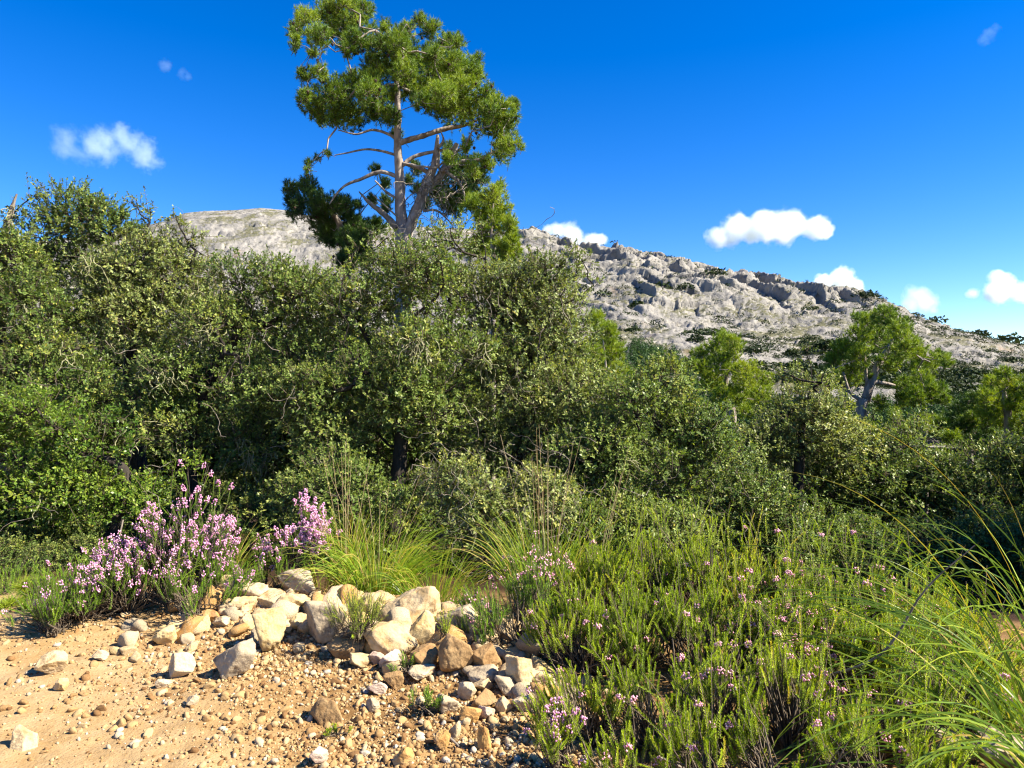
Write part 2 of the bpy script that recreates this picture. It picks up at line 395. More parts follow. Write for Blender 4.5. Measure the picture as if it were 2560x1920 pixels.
# ------------------------------------------------------------------ limestone mountain
SKY = np.array([(-400, 262), (0, 246), (120, 232), (165, 221), (185, 213), (205, 211), (235, 210), (260, 208), (285, 210), (330, 220), (400, 226),
                (470, 229), (518, 231), (530, 228), (547, 231), (565, 240), (590, 246), (625, 247), (660, 254), (700, 264), (740, 272), (775, 279),
                (800, 285), (850, 287), (880, 298), (905, 311), (930, 322), (960, 331), (1000, 340), (1024, 346), (1150, 372), (1400, 395)], float)
NU, NT = 1350, 380
U = np.linspace(-330, 1300, NU); Tt = np.concatenate([np.linspace(0, 1, NT-50), 1+np.linspace(.004, .35, 50)])
sky_py = np.interp(U, SKY[:, 0], SKY[:, 1])
dr = np.interp(U, [-330, 300, 400, 520, 700, 1024, 1300], [1250, 1250, 1120, 930, 860, 700, 600])
df = np.interp(U, [-330, 400, 600, 700, 1024, 1300], [330, 300, 250, 230, 210, 200])
zr = CAMZ+(384-sky_py)/F*dr; zf = -17.
Ug, Tg = np.meshgrid(U, Tt); drg, dfg, zrg = dr[None], df[None], zr[None]
dg = dfg+(drg-dfg)*Tg
prof = np.where(Tg <= 1, .80*Tg+.20*sstep(.42, .72, Tg), 1-(Tg-1)*1.2)
mx_ = (Ug-512)/F*dg; my_ = dg; mz_ = zf+(zrg-zf)*prof
dome = sstep(430, 330, Ug)
env = sstep(0., .22, Tg)*(1-.88*sstep(.84, .99, Tg))
butt = np.exp(-((Ug-800)/120)**2-((Tg-.78)/.16)**2)*1.1+np.exp(-((Ug-560)/60)**2-((Tg-.8)/.2)**2)*.7+np.exp(-((Ug-650)/80)**2-((Tg-.6)/.2)**2)*.5
butt = butt*(.55+.9*fbm(mx_/130, my_/130, mz_/90, 3, 33)).clip(0, 1.6)
wx, wy, wz = [9*fbm(mx_/45, my_/45, mz_/45, 4, sd) for sd in (40, 41, 42)]
ax, ay, az_ = mx_+wx, my_+wy, mz_+wz
q = (ax+.5*ay+.5*az_)/46+fbm(mx_/120, my_/120, mz_/120, 3, 44)*2.6
fr = q-np.floor(q); saw = (1-fr)*sstep(0, .13, fr)
ridA = fbm(ax/64, ay/90, az_/46, 3, 60, .5, True); ridB = fbm(ax/24, ay/34, az_/17, 4, 63, .58, True)
fin = fbm(mx_/9, my_/13, mz_/6, 4, 70, .62, True); crk = fbm((mx_+.8*mz_)/5., my_/9, (mz_-.4*mx_)/12, 3, 75, .6)
amp = (.35+1.0*np.clip(butt, 0, 1.4))*(1-.35*dome*sstep(.6, .75, Tg))
def blocks(L, sx, sy, sz, sd, wrp):
    g1 = [wrp*fbm(mx_/L/1.3, my_/L/1.3, mz_/L/1.3, 3, sd+k_) for k_ in range(3)]
    a_, b_, c_ = mx_/(L*sx)+.45*mz_/L+g1[0], my_/(L*sy)+g1[1], mz_/(L*sz)-.25*mx_/L+g1[2]
    w1, w2, ci, fa = worley(a_, b_, c_, sd)
    return sstep(.0, .07, w2-w1)*.35+ci*.7+1.25*fa
blA = blocks(42, 1.7, 1.5, .75, 101, .6); blB = blocks(15, 2.1, 1.5, .6, 121, .5); blC = blocks(6., 1.7, 1.5, .6, 141, .5)
disp = env*(17*butt*saw+8*amp*ridA+4.2*amp*blA)+(.30+.70*env)*(.45+.8*np.clip(amp, 0, 1.3))*(2.3*blB+1.0*blC+.9*fin+.9*crk)-env*8*amp-1.6
hz = mz_+.16*mx_+.1*my_+2.5*fbm(mx_/60, my_/60, 0, 3, 80); stp = 13.; lev = hz/stp; fl_ = lev-np.floor(lev)
ter = (np.floor(lev)+sstep(.25, .95, fl_))*stp-hz
zz = mz_+disp*.75+ter*.45*env*np.clip(amp, 0, 1)*(1-dome*.4); yy = my_-disp*.6*sstep(0, .1, 1.02-Tg+.1)
ang = ((zz-CAMZ)/np.maximum(yy, 1)).max(0); tgt_ = (384-sky_py)/F
cor = tgt_-ang; ker = np.hanning(61); ker /= ker.sum(); cor = np.convolve(np.pad(cor, 30, mode='edge'), ker, mode='valid')
zz = zz+cor[None]*yy*sstep(.2, .95, Tg)
k = np.arange(NU*NT).reshape(NT, NU)
mt = MB(); mt.add(np.stack([mx_, yy, zz], -1).reshape(-1, 3), np.stack([k[:-1, :-1], k[:-1, 1:], k[1:, 1:], k[1:, :-1]], -1).reshape(-1, 4))
m, t, p, nd, ln = mat('limestone')
tc = nd("ShaderNodeTexCoord")
def noi(s, det=6, ro=.6, st=None):
    n = nd("ShaderNodeTexNoise"); n.inputs['Scale'].default_value = s; n.inputs['Detail'].default_value = det; n.inputs['Roughness'].default_value = ro
    if st:
        mp = nd("ShaderNodeMapping"); mp.inputs['Scale'].default_value = st; ln(tc.outputs['Object'], mp.inputs[0]); ln(mp.outputs[0], n.inputs[0])
    else: ln(tc.outputs['Object'], n.inputs[0])
    return n
n1, n2, n3, n4 = noi(.05, 9, .68), noi(.022, 7, .62), noi(.35, 7, .7), noi(.016, 6, .6, (1, .5, 1.6))
r1 = ramp(nd, [(.30, (.17, .165, .16)), (.45, (.34, .325, .295)), (.62, (.46, .435, .385))]); ln(n1.outputs[0], r1.inputs[0])
geo = nd("ShaderNodeNewGeometry"); sep = nd("ShaderNodeSeparateXYZ"); ln(geo.outputs['True Normal'], sep.inputs[0])
slope = nd("ShaderNodeMapRange"); slope.inputs[1].default_value = .5; slope.inputs[2].default_value = .8; ln(sep.outputs[2], slope.inputs[0])
vg = ramp(nd, [(.49, (0, 0, 0)), (.56, (1, 1, 1))]); ln(n2.outputs[0], vg.inputs[0])
vm = nd("ShaderNodeMath", operation='MULTIPLY'); ln(vg.outputs[0], vm.inputs[0]); ln(slope.outputs[0], vm.inputs[1])
vm2 = nd("ShaderNodeMath", operation='MULTIPLY'); ln(vm.outputs[0], vm2.inputs[0]); vm2.inputs[1].default_value = .8
gr = ramp(nd, [(.3, (.075, .09, .03)), (.55, (.17, .165, .065)), (.7, (.27, .24, .11))]); ln(n3.outputs[0], gr.inputs[0])
mx = nd("ShaderNodeMix", data_type='RGBA'); ln(vm2.outputs[0], mx.inputs[0]); ln(r1.outputs[0], mx.inputs[6]); ln(gr.outputs[0], mx.inputs[7])
og = ramp(nd, [(.64, (0, 0, 0)), (.72, (1, 1, 1))]); ln(n4.outputs[0], og.inputs[0])
om = nd("ShaderNodeMath", operation='MULTIPLY'); ln(og.outputs[0], om.inputs[0]); om.inputs[1].default_value = .55
mx2 = nd("ShaderNodeMix", data_type='RGBA'); ln(om.outputs[0], mx2.inputs[0]); ln(mx.outputs[2], mx2.inputs[6]); mx2.inputs[7].default_value = (.50, .27, .12, 1)
ln(mx2.outputs[2], p.inputs['Base Color']); p.inputs['Roughness'].default_value = .95; p.inputs['Specular IOR Level'].default_value = .1
b = nd("ShaderNodeBump"); b.inputs['Strength'].default_value = .8; b.inputs['Distance'].default_value = 2.2
ln(n3.outputs[0], b.inputs['Height']); ln(b.outputs[0], p.inputs['Normal'])
tag(mt.build('mountain', m), 'pale grey limestone mountain ridge falling away to the right', kind='structure')
MV = np.stack([mx_, yy, zz], -1)

# bushes on the mountainside
def puff(n, r, flat=.7):
    d = rdir(n); d[:, 2] = np.abs(d[:, 2])
    P = d*(rs.uniform(.45, 1, (n, 1))**.5)*np.array([1, 1, flat])*r
    return leaf_quads(P, unit(rdir(n)+d*.4), unit(d+rdir(n)*.6), r*rs.uniform(.28, .5, n), r*rs.uniform(.22, .36, n))
M['scrub'] = leaf_mat('scrub_leaf', [(0, (0.014, 0.03, 0.009)), (0.5, (0.028, 0.05, 0.013)), (1, (0.055, 0.075, 0.022))], trans=.15, rough=.6, spec=.2)
vegn = fbm(MV[..., 0]/75, MV[..., 1]/75, MV[..., 2]/75, 4, 90)+.35*gnoise(MV[..., 0]/14, MV[..., 1]/14, 0, 92)
cand = np.argwhere((Tg > .16) & (Tg < .99) & (Ug > 500) & (Ug < 1080))
wgt = (1+2*sstep(650, 1000, Ug[cand[:, 0], cand[:, 1]]))*np.clip(vegn[cand[:, 0], cand[:, 1]]+.75, .15, 1.)**1.3*(1+1.2*sstep(.7, .35, Tg[cand[:, 0], cand[:, 1]]))
sel = cand[rs.choice(len(cand), 7000, replace=False, p=wgt/wgt.sum())]
big = []
protos = []
for kx in range(6):
    mb = MB()
    for _ in range(rs.integers(2, 5)):
        v, f = puff(70, rs.uniform(.6, 1.), .75); mb.add(v+np.array([*rs.normal(0, .55, 2), 0]), f, rs.uniform(0, 1, len(f)))
    protos.append(mb)
size = rs.lognormal(.62, .48, len(sel))
order = np.argsort(-size/MV[sel[:, 0], sel[:, 1], 1])
pm = []
for j, i in enumerate(order[:240]):
    P = MV[sel[i, 0], sel[i, 1]]; kx = j % 6
    if j < 6:
        o = protos[kx].build('mountain_bush', M['scrub'], origin=(0, 0, 0)); o.location = P.tolist(); pm.append(o)
        tag(o, 'small dark green bush dotted on the pale rocky mountainside', 'bush', 'bushes dotted over the mountainside')
    else:
        o = pm[kx].copy(); sc.collection.objects.link(o); o.location = P.tolist(); o.rotation_euler = (0, 0, rs.uniform(0, 6))
    o.scale = (float(size[i])*1.15, float(size[i])*1.15, float(size[i])*.95)
mb = MB()
for i in order[240:]:
    v, f = puff(26, size[i]*.8, .7); mb.add(v+MV[sel[i, 0], sel[i, 1]], f, rs.uniform(0, 1, len(f)))
cand = np.argwhere((Ug > 130) & (Ug < 420) & (Tg > .3) & (Tg < .99))
for i in rs.choice(len(cand), 2600, replace=False):
    a = tuple(cand[i])
    if vegn[a] > -.1:
        v, f = puff(16, rs.uniform(.7, 1.7), .6); mb.add(v+MV[a], f, rs.uniform(.3, 1, len(f)))
tag(mb.build('mountain_scrub', M['scrub']), 'low dark scrub scattered over the limestone slopes', kind='stuff')

# far pine wood at the foot of the mountain
M['far_pine'] = leaf_mat('far_pine_needle', [(0, (0.016, 0.045, 0.014)), (0.5, (0.038, 0.088, 0.022)), (1, (0.08, 0.15, 0.034))], trans=.2, rough=.6, spec=.2)
mb = MB(); fy = MV[..., 1]
cand = np.argwhere((Ug > 560) & (Ug < 1250) & (fy < np.interp(Ug, [560, 640, 665, 690, 720, 800, 1250], [385, 390, 380, 345, 292, 262, 258])) & (Tg < .35))
for i in rs.choice(len(cand), 1300, replace=False):
    P = MV[tuple(cand[i])]; hgt = rs.uniform(6, 11); n = 5; tn = rs.uniform(-.15, .15)
    for kx in range(n):
        s = kx/(n-1); v, f = puff(30, hgt*(.30-.19*s), 1.1)
        mb.add(v+P+np.array([rs.normal(0, .4), rs.normal(0, .4), hgt*(.25+.68*s)]), f, np.clip(rs.uniform(.15, .85, len(f))+tn, 0, 1))
tag(mb.build('pine_forest', M['far_pine']), 'dark green pine wood on the lower mountain slope', kind='stuff')

# ------------------------------------------------------------------ trees
def skeleton(nodes, radii, targets, rtip, mb, trunk_from=1, wob=.12):
    """joins every target to the nearest node already reached; limbs taper with what they carry"""
    P = [np.asarray(n, float) for n in nodes]; par = [-1]+list(range(len(nodes)-1)); plen = [0.]*len(P); nt_ = len(nodes)
    tgt = sorted([np.asarray(t_, float) for t_ in targets], key=lambda c: np.linalg.norm(c-P[nt_-1]))
    for c in tgt:
        A = np.array(P[trunk_from:]); cost = np.linalg.norm(A-c, axis=1)+.25*np.array(plen[trunk_from:])
        j = int(np.argmin(cost))+trunk_from
        P.append(c); par.append(j); plen.append(plen[j]+np.linalg.norm(P[j]-c))
    desc = np.ones(len(P))
    for i in range(len(P)-1, nt_-1, -1): desc[par[i]] += desc[i]
    a0, a1, b0, b1 = [], [], [], []
    for i in range(nt_, len(P)):
        j = par[i]; L = np.linalg.norm(P[i]-P[j])
        r1_ = rtip*desc[i]**.55; r0_ = min(rtip*desc[i]**.55*1.25, radii[j] if j < nt_ else 9)
        pts = [P[j]]
        for s in (.33, .66): pts.append(P[j]*(1-s)+P[i]*s+rs.normal(0, wob*L*.5, 3)+np.array([0, 0, -.06*L*math.sin(pi*s)]))
        pts.append(P[i]); rr = np.linspace(r0_, r1_, 4)
        for q_ in range(3): a0.append(pts[q_]); a1.append(pts[q_+1]); b0.append(rr[q_]); b1.append(rr[q_+1])
    if a0:
        v, f = sticks(np.array(a0), np.array(a1), np.array(b0), np.array(b1), 5); mb.add(v, f)
    pts, rr = spline(nodes, radii, 5); v, f = tube(pts, rr, 9, .25, int(rs.integers(99))); mb.add(v, f)

def strands(starts, mb, n=9, step=.05, down=.7, r=.006):
    P = np.asarray(starts, float); D = rdir(len(P))*.7+np.array([0, 0, -.4])
    for k_ in range(n):
        D = unit(D+rdir(len(P))*.75+np.array([0, 0, -down*.3])); Q = P+D*step*rs.uniform(.5, 1.2, (len(P), 1))
        v, f = sticks(P, Q, r*rs.uniform(.6, 1.5, len(P)), r*rs.uniform(.5, 1.2, len(P)), 3)
        mb.add(v, f, np.repeat(rs.uniform(.2, 1, len(P)), 3)); P = Q

def oak_crown(lobes, rad, s, tints, dens, leaf, mb, tw, up=.5, nl=11):
    cnt = np.maximum(6, (60*dens*(rad/(.33*s))**2)).astype(int); L = np.repeat(np.arange(len(lobes)), cnt); N = len(L)
    d = rdir(N); d[:, 2] += .25; d = unit(d)
    R = rad[L][:, None]; P0 = lobes[L]+d*R*(rs.uniform(.3, 1, (N, 1))**.45)*np.array([1, 1, .8])
    td = unit(d*.75+np.array([0, 0, up])+rdir(N)*.55)
    tl = rs.uniform(.06, .12, N)*s*np.where(rs.random(N) < .14, rs.uniform(1.4, 2.4, N), 1)
    P1 = P0+td*tl[:, None]
    v, f = sticks(P0-td*tl[:, None]*.5, P1, .004*s, .002*s, 3); tw.add(v, f, np.repeat(rs.uniform(0, .6, N), 3))
    a = unit(np.cross(td, rdir(N))); b_ = np.cross(td, a)
    for k_ in range(nl):
        sft = (k_+.5)/nl; th = k_*2.4+rs.uniform(0, 6.28, N)
        rad_ = a*np.cos(th)[:, None]+b_*np.sin(th)[:, None]
        ang = np.interp(sft, [0, 1], [1.4, .55])+rs.normal(0, .25, N)
        D = unit(td*np.cos(ang)[:, None]+rad_*np.sin(ang)[:, None]+np.array([0, 0, -.08]))
        Nn = unit(td*np.sin(ang)[:, None]-rad_*np.cos(ang)[:, None]+rdir(N)*.35+SUN*.35+np.array([0, 0, .25]))
        ln_ = leaf*rs.uniform(.65, 1.25, N)*(1.1-.25*sft)
        v, f = leaf_quads(P0+td*(tl*sft)[:, None], D, Nn, ln_, ln_*rs.uniform(.42, .58, N), .15)
        yel = rs.random(N) < .035
        mb.add(v, f, np.where(yel, rs.uniform(.85, 1, N), np.clip(tints[L]+rs.normal(0, .17, N)+.10*sft, 0, .9)))

def oak(label, d, ells, trunk, seed, material='oak', dens=1., lichen=0, s=None, group=None, leaf=.047, shift=0., extra=(), bare=0, name='holm_oak', cat='oak tree', gap=0.):
    """ells: crown masses (px, py, rx, ry, depth offset, depth radius m); trunk: px points from base up"""
    global rs
    rs = np.random.default_rng(seed)
    s = s or (max(d, 7)/9.)**.75
    C, Rr = [], []
    for (px, py, rx, ry, do, rd) in ells:
        C.append(at(px, py, d+do)); Rr.append(np.array([rx*(d+do)/F, rd, ry*(d+do)/F]))
    lob, rad = [], []
    for i, (c, r) in enumerate(zip(C, Rr)):
        rb = (r.prod())**(1/3); n = max(6, int(4*pi*rb*rb/(.40*s*s)))
        dd = rdir(n); dd = dd[(dd[:, 2] > -.75)]
        for u_ in dd:
            rr = rs.uniform(.20, .50)*s
            pnt = c+u_*np.maximum(r-rr*.75, r*.3)*rs.uniform(.78, 1.12)
            if any(np.linalg.norm((pnt-c2)/r2) < .62 for j, (c2, r2) in enumerate(zip(C, Rr)) if j != i): continue
            if gap and gnoise(pnt[0]*1.1, pnt[1]*1.1, pnt[2]*1.1, seed) < -gap: continue
            if pnt[2] < ground_base(pnt[0], pnt[1])+.25: continue
            lob.append(pnt); rad.append(rr)
    for u_ in range(int(len(lob)*.45)):
        i = int(rs.integers(len(C))); dd = rdir(1)[0]; dd[2] = abs(dd[2])*.9+.05; dd = dd/np.linalg.norm(dd); pnt = C[i]+dd*Rr[i]*rs.uniform(1.0, 1.22)
        if any(np.linalg.norm((pnt-c2)/r2) < .9 for j, (c2, r2) in enumerate(zip(C, Rr)) if j != i): continue
        if pnt[2] > ground_base(pnt[0], pnt[1])+.3: lob.append(pnt); rad.append(rs.uniform(.07, .17)*s)
    for (px, py, r, do) in extra:
        lob.append(at(px, py, d+do)); rad.append(r*(d+do)/F)
    lob, rad = np.array(lob), np.array(rad)
    base = at(trunk[0][0], 500, d); base[2] = float(ground_z(base[0], base[1]))-.05
    nodes = [base]+[at(px, py, d) for (px, py) in trunk[1:]]
    r0 = trunk[0][1]
    radii = np.linspace(r0, r0*.5, len(nodes)); radii[0] *= 1.25
    root = thing(name, label, cat, base, group)
    tb, cb_, tw, lc = MB(), MB(), MB(), MB()
    skeleton(nodes, radii, lob, .0065*s, tb, 1)
    tints = np.clip(rs.normal(.45+shift, .2, len(lob)), .05, .85)
    oak_crown(lob, rad, s, tints, dens, leaf*s**.8, cb_, tw)
    tb.build('trunk', M['oak_bark'], root, base, True)
    cb_.build('crown', M[material], root, base)
    tag(tw.build('twigs', M['twig'], root, base), kind='stuff')
    if bare:
        st = lob[rs.integers(len(lob), size=bare)]+rs.normal(0, .2, (bare, 3)); mb = MB()
        strands(st, mb, 7, .09*s, .1, .0035*s); tag(mb.build('dead_twigs', M['dead'], root, base), kind='stuff')
    if lichen:
        low = lob[np.argsort(lob[:, 2])[:max(4, int(len(lob)*.75))]]; front = low[np.argsort(low[:, 1])[:max(4, len(low)//2)]]
        cl = front[rs.integers(len(front), size=max(3, lichen//7))]
        st = np.repeat(cl, 7, 0)+rs.normal(0, .07, (len(cl)*7, 3))+np.array([0, -.16*s, 0])
        strands(st, lc, 8, .045*s, .8, .006*s); tag(lc.build('lichen', M['lichen'], root, base), kind='stuff')
    return root

E = []
oak('tall holm oak standing above the leftmost part of the thicket against the sky', 12.5,
    [(62, 214, 25, 30, 0, .6), (58, 240, 40, 30, 0, .8), (95, 225, 22, 22, 0, .5), (66, 275, 48, 42, 0, .9), (108, 240, 14, 20, 0, .4), (100, 280, 30, 30, .2, .6)],
    [(62, .13), (64, 400), (62, 320)], 11, shift=-.08, gap=0.11)
oak('holm oak with bare spiky shoots rising from its top, right of the tallest left oak', 10.5,
    [(150, 262, 36, 30, 0, .6), (120, 285, 40, 32, 0, .7), (185, 285, 34, 32, 0, .6), (150, 325, 65, 45, 0, 1.), (95, 330, 45, 40, 0, .8), (205, 320, 40, 38, 0, .7)],
    [(140, .13), (136, 430), (130, 350), (148, 300)], 12, material='oak_pale', extra=[(137, 203, 7, 0), (140, 214, 9, 0), (150, 207, 7, 0), (150, 222, 9, 0), (144, 236, 12, 0), (176, 215, 8, 0), (180, 228, 9, 0), (166, 240, 12, 0), (186, 240, 10, 0), (197, 236, 8, .1), (196, 250, 10, 0), (140, 248, 15, 0), (160, 252, 16, 0)], lichen=40, gap=0.19, bare=30)
oak('lichen-hung holm oak at the left border of the picture, under the dead snag', 9.5,
    [(2, 262, 34, 34, 0, .6), (-40, 300, 50, 60, 0, .9), (20, 315, 42, 45, -.2, .8), (-20, 370, 55, 55, -.2, .9), (45, 370, 50, 48, -.3, .8), (95, 390, 40, 40, -.2, .7), (20, 420, 50, 40, -.2, .8)],
    [(14, .12), (24, 520), (18, 440), (14, 350)], 13, lichen=60, gap=0.19, bare=40)
oak('bright green holm oak with low boughs over the black shade at far left', 7.6,
    [(25, 425, 50, 36, 0, .7), (95, 440, 46, 36, 0, .6), (-50, 440, 55, 45, 0, .7), (30, 465, 56, 26, -.1, .7), (50, 495, 60, 26, -.2, .6), (120, 500, 40, 16, .1, .4), (-20, 505, 50, 34, -.1, .5), (115, 430, 40, 32, .3, .5), (165, 470, 40, 26, .2, .4), (10, 530, 50, 16, .5, .5)],
    [(106, .085), (108, 545), (119, 508), (124, 470), (90, 455)], 14, material='oak_bright', lichen=20, gap=0.12, bare=50, shift=.0)
oak('broad olive-green holm oak left of the tall pine, with dark forked limb showing', 9.5,
    [(255, 284, 46, 34, 0, .7), (310, 303, 45, 34, .2, .7), (228, 335, 55, 44, 0, .8), (305, 345, 60, 48, 0, .9), (265, 395, 66, 48, -.3, .9), (180, 385, 52, 46, -.2, .8), (165, 435, 42, 38, -.4, .6), (225, 445, 50, 40, -.4, .7)],
    [(200, .12), (196, 540), (190, 440), (215, 370), (250, 320)], 15, lichen=110, gap=0.19, bare=60)
oak('holm oak in the middle of the thicket directly below the tall pine trunk', 9.,
    [(405, 278, 52, 34, .2, .8), (362, 318, 52, 44, 0, .8), (440, 345, 66, 52, 0, .9), (380, 395, 62, 48, -.2, .8), (450, 415, 58, 46, -.2, .8), (320, 400, 46, 42, -.2, .7), (345, 440, 55, 36, -.4, .6)],
    [(395, .13), (392, 540), (400, 450), (405, 370)], 16, lichen=90, shift=.04, gap=0.20, bare=70)
oak('rounded bright bough of a small holm oak above the purple-pink heather', 7.4,
    [(350, 492, 48, 26, 0, .5), (310, 500, 35, 24, .1, .4), (385, 505, 34, 24, 0, .4), (345, 470, 42, 24, .2, .4)],
    [(330, .07), (345, 548), (360, 520)], 17, lichen=15, shift=.06, gap=0.19)
oak('tallest holm oak of the thicket, its crown sloping down to the right beside the pine', 10.,
    [(458, 250, 28, 32, .3, .6), (508, 288, 34, 30, 0, .7), (556, 276, 34, 30, 0, .6), (470, 290, 44, 36, .2, .7), (530, 315, 62, 44, 0, .9), (562, 345, 36, 44, 0, .8), (520, 375, 66, 48, -.2, 1.), (572, 395, 46, 44, -.2, .8), (560, 425, 60, 44, -.3, .9), (500, 440, 50, 44, -.3, .8)],
    [(520, .14), (505, 540), (515, 470), (530, 410), (525, 330)], 18, material='oak_pale', lichen=80, shift=-.1, gap=0.21, bare=60)
oak('olive holm oak on the right shoulder of the thicket with a pale leaning limb', 8.8,
    [(622, 408, 34, 32, 0, .8), (664, 398, 34, 36, .2, .7), (695, 432, 38, 34, .3, .7), (590, 450, 50, 40, -.1, .7), (640, 480, 56, 40, -.1, .8), (700, 465, 36, 38, .3, .6), (690, 505, 40, 34, .2, .6), (600, 500, 46, 34, -.2, .6)],
    [(600, .10), (590, 545), (575, 470), (600, 430)], 19, lichen=40, shift=.02, gap=0.20, bare=60)
oak('yellowish twiggy holm oak bush behind the grass tufts in mid picture', 6.9,
    [(478, 505, 40, 34, 0, .45), (505, 530, 30, 24, 0, .35), (455, 485, 34, 26, .2, .4), (535, 500, 30, 26, .2, .4)],
    [(490, .05), (487, 560), (485, 520)], 20, material='oak_pale', bare=160, lichen=30, gap=0.12, dens=.75)
oak('dark bushy holm oak low in the thicket, right behind the heather tops', 7.8,
    [(600, 525, 45, 28, 0, .5), (650, 530, 42, 28, .1, .5), (560, 520, 36, 26, .2, .4), (690, 540, 36, 26, .3, .5)],
    [(620, .06), (618, 560), (620, 530)], 21, gap=0.19, bare=40)
oak('silvery holm oak standing between the two pines on the right', 14.,
    [(801, 369, 21, 20, 0, .5), (786, 388, 22, 22, 0, .6), (818, 392, 22, 26, 0, .6), (800, 425, 50, 42, 0, 1.1), (750, 452, 40, 36, -.2, .8), (840, 448, 40, 34, 0, .9)],
    [(800, .14), (797, 520), (800, 450), (802, 400)], 22, material='oak_pale', gap=0.25)
oak('holm oak below the leaning right-hand pine, its crown edged in pale leaves', 15.,
    [(850, 452, 44, 32, 0, 1.), (900, 450, 44, 32, 0, 1.), (870, 490, 62, 38, -.3, 1.2), (930, 480, 44, 38, -.3, 1.)],
    [(880, .14), (880, 540), (880, 480)], 23, gap=0.25)
oak('holm oak at the right border of the picture below the yellow-green pine', 14.5,
    [(985, 462, 42, 32, 0, .9), (1040, 460, 46, 40, 0, 1.), (960, 500, 56, 36, -.3, 1.1), (1030, 505, 56, 40, -.3, 1.1), (1080, 440, 40, 40, 0, .9)],
    [(1000, .14), (1000, 540), (1000, 490)], 24, gap=0.25)
oak('shaded holm oak right of the thicket, above the tallest heather shoots', 11.,
    [(745, 505, 46, 38, 0, .8), (710, 530, 44, 36, -.2, .7), (790, 525, 46, 38, 0, .8), (770, 560, 56, 30, -.2, .8), (735, 480, 36, 30, .2, .6)],
    [(750, .11), (750, 580), (750, 530)], 25, shift=-.05, gap=0.22)
oak('dark holm oak in deep shade behind the arching grass', 11.5,
    [(850, 540, 50, 36, 0, .9), (905, 545, 50, 36, 0, .9), (870, 580, 56, 28, -.3, .8), (950, 560, 46, 36, 0, .9)],
    [(880, .11), (880, 600), (880, 560)], 26, shift=-.12, gap=0.19)
oak('dark holm oak at the lower right border behind the arching grass', 11.2,
    [(1000, 545, 46, 36, 0, .9), (1050, 540, 50, 44, 0, .9), (1010, 590, 60, 30, -.3, .8)],
    [(1020, .11), (1020, 600), (1015, 560)], 27, shift=-.1, gap=0.19)
fill = oak('holm oak deeper in the wood, half seen through the gaps between nearer crowns', 15.,
    [(300, 390, 60, 55, 0, 1.3), (360, 420, 60, 55, 0, 1.3), (240, 430, 60, 50, 0, 1.3), (300, 480, 80, 50, 0, 1.5)],
    [(300, .16), (300, 500), (300, 430)], 28, shift=-.1, group='holm oaks deeper in the wood', dens=.8)
for px, d, sc_ in ((60, 14, 1), (170, 17, 1.05), (440, 14, 1.), (560, 15, 1.0), (660, 17, .95), (740, 19, 1.), (790, 16.5, 1.25), (700, 19, 1.05), (850, 24, 1.3), (960, 24, 1.3), (1030, 26, 1.4), (-60, 13, 1), (840, 20, 1.), (930, 21, 1.1), (1040, 20, 1.1), (110, 15.5, 1.45), (210, 15, 1.5), (290, 16.5, 1.5), (375, 15.5, 1.5), (455, 16, 1.5), (530, 16, 1.5), (600, 17, 1.35), (670, 19, 1.25)):
    x = (px-512)/F*d; copy_thing(fill, (x, d, float(ground_z(x, d))-.05), rs.uniform(0, 6), sc_*(.85 if px > 600 else .8))

for x, y, sc_ in ((10.6, 7.4, 1.3), (14.2, 9.3, 1.75), (16., 11.5, 1.9)):
    copy_thing(fill, (x, y, float(ground_z(x, y))-.05), rs.uniform(0, 6), sc_)  # unseen oaks right of the frame, put in to cast the midground shade
under = oak('dark evergreen bush added to deepen the shade beneath the oaks', 8.4,
    [(250, 530, 50, 34, 0, .7), (210, 545, 40, 26, 0, .6), (290, 545, 40, 26, 0, .6)], [(250, .04), (250, 560), (250, 530)], 29, shift=-.15, group='bushes added to deepen the shade beneath the oaks', name='shade_bush', cat='bush', dens=.9)
for px, d, sc_ in ((20, 9.6, 1.1), (-10, 7.9, .8), (-5, 6.6, .5), (38, 6.5, .42), (75, 6.8, .45), (-45, 6.9, .6), (20, 7.2, .6), (55, 8.1, .75), (100, 8.6, .8), (-60, 8.2, .9), (30, 10.8, 1.2), (90, 10.2, 1.), (160, 9.4, 1.05), (200, 11, 1.3), (320, 8.6, 1.), (400, 8.2, 1.), (460, 8.3, 1.1), (530, 8.4, 1.), (120, 12, 1.4), (40, 12, 1.4), (-60, 10, 1.2), (290, 11, 1.4), (380, 11, 1.4), (470, 11, 1.4), (690, 10, 1.2), (820, 12.5, 1.2), (920, 14, 1.3)):
    x = (px-512)/F*d; copy_thing(under, (x, d, float(ground_z(x, d))-.05), rs.uniform(0, 6), sc_)  # bushes added to bring darkness over the bright floor under the oaks

# dead snag at the left border
rs = np.random.default_rng(31)
b0 = at(6, 300, 9.7); b0[2] = float(ground_z(b0[0], b0[1]))
root = thing('dead_snag', 'pale dead lichen-crusted snag pointing at the sky at the left border', 'dead tree', b0)
mb = MB(); pts, rr = spline([b0, at(2, 330, 9.7), at(6, 240, 9.7), at(10, 215, 9.7), at(17, 194, 9.7)], [.06, .05, .04, .034, .012], 6)
v, f = tube(pts, rr, 8, .6, 3); mb.add(v, f, rs.uniform(.2, 1, len(f))); mb.build('trunk', M['dead'], root, b0)
mb = MB(); pts, rr = spline([at(-6, 260, 9.7), at(2, 238, 9.7), at(5, 220, 9.7)], [.035, .03, .008], 5)
v, f = tube(pts, rr, 7, .5, 5); mb.add(v, f, .2); mb.build('limb', M['dead'], root, b0)
mb = MB(); strands(np.array([at(8+rs.normal(0, 3), 225+rs.normal(0, 14), 9.65) for _ in range(40)]), mb, 5, .03, .3, .008); tag(mb.build('lichen', M['lichen'], root, b0), kind='stuff')

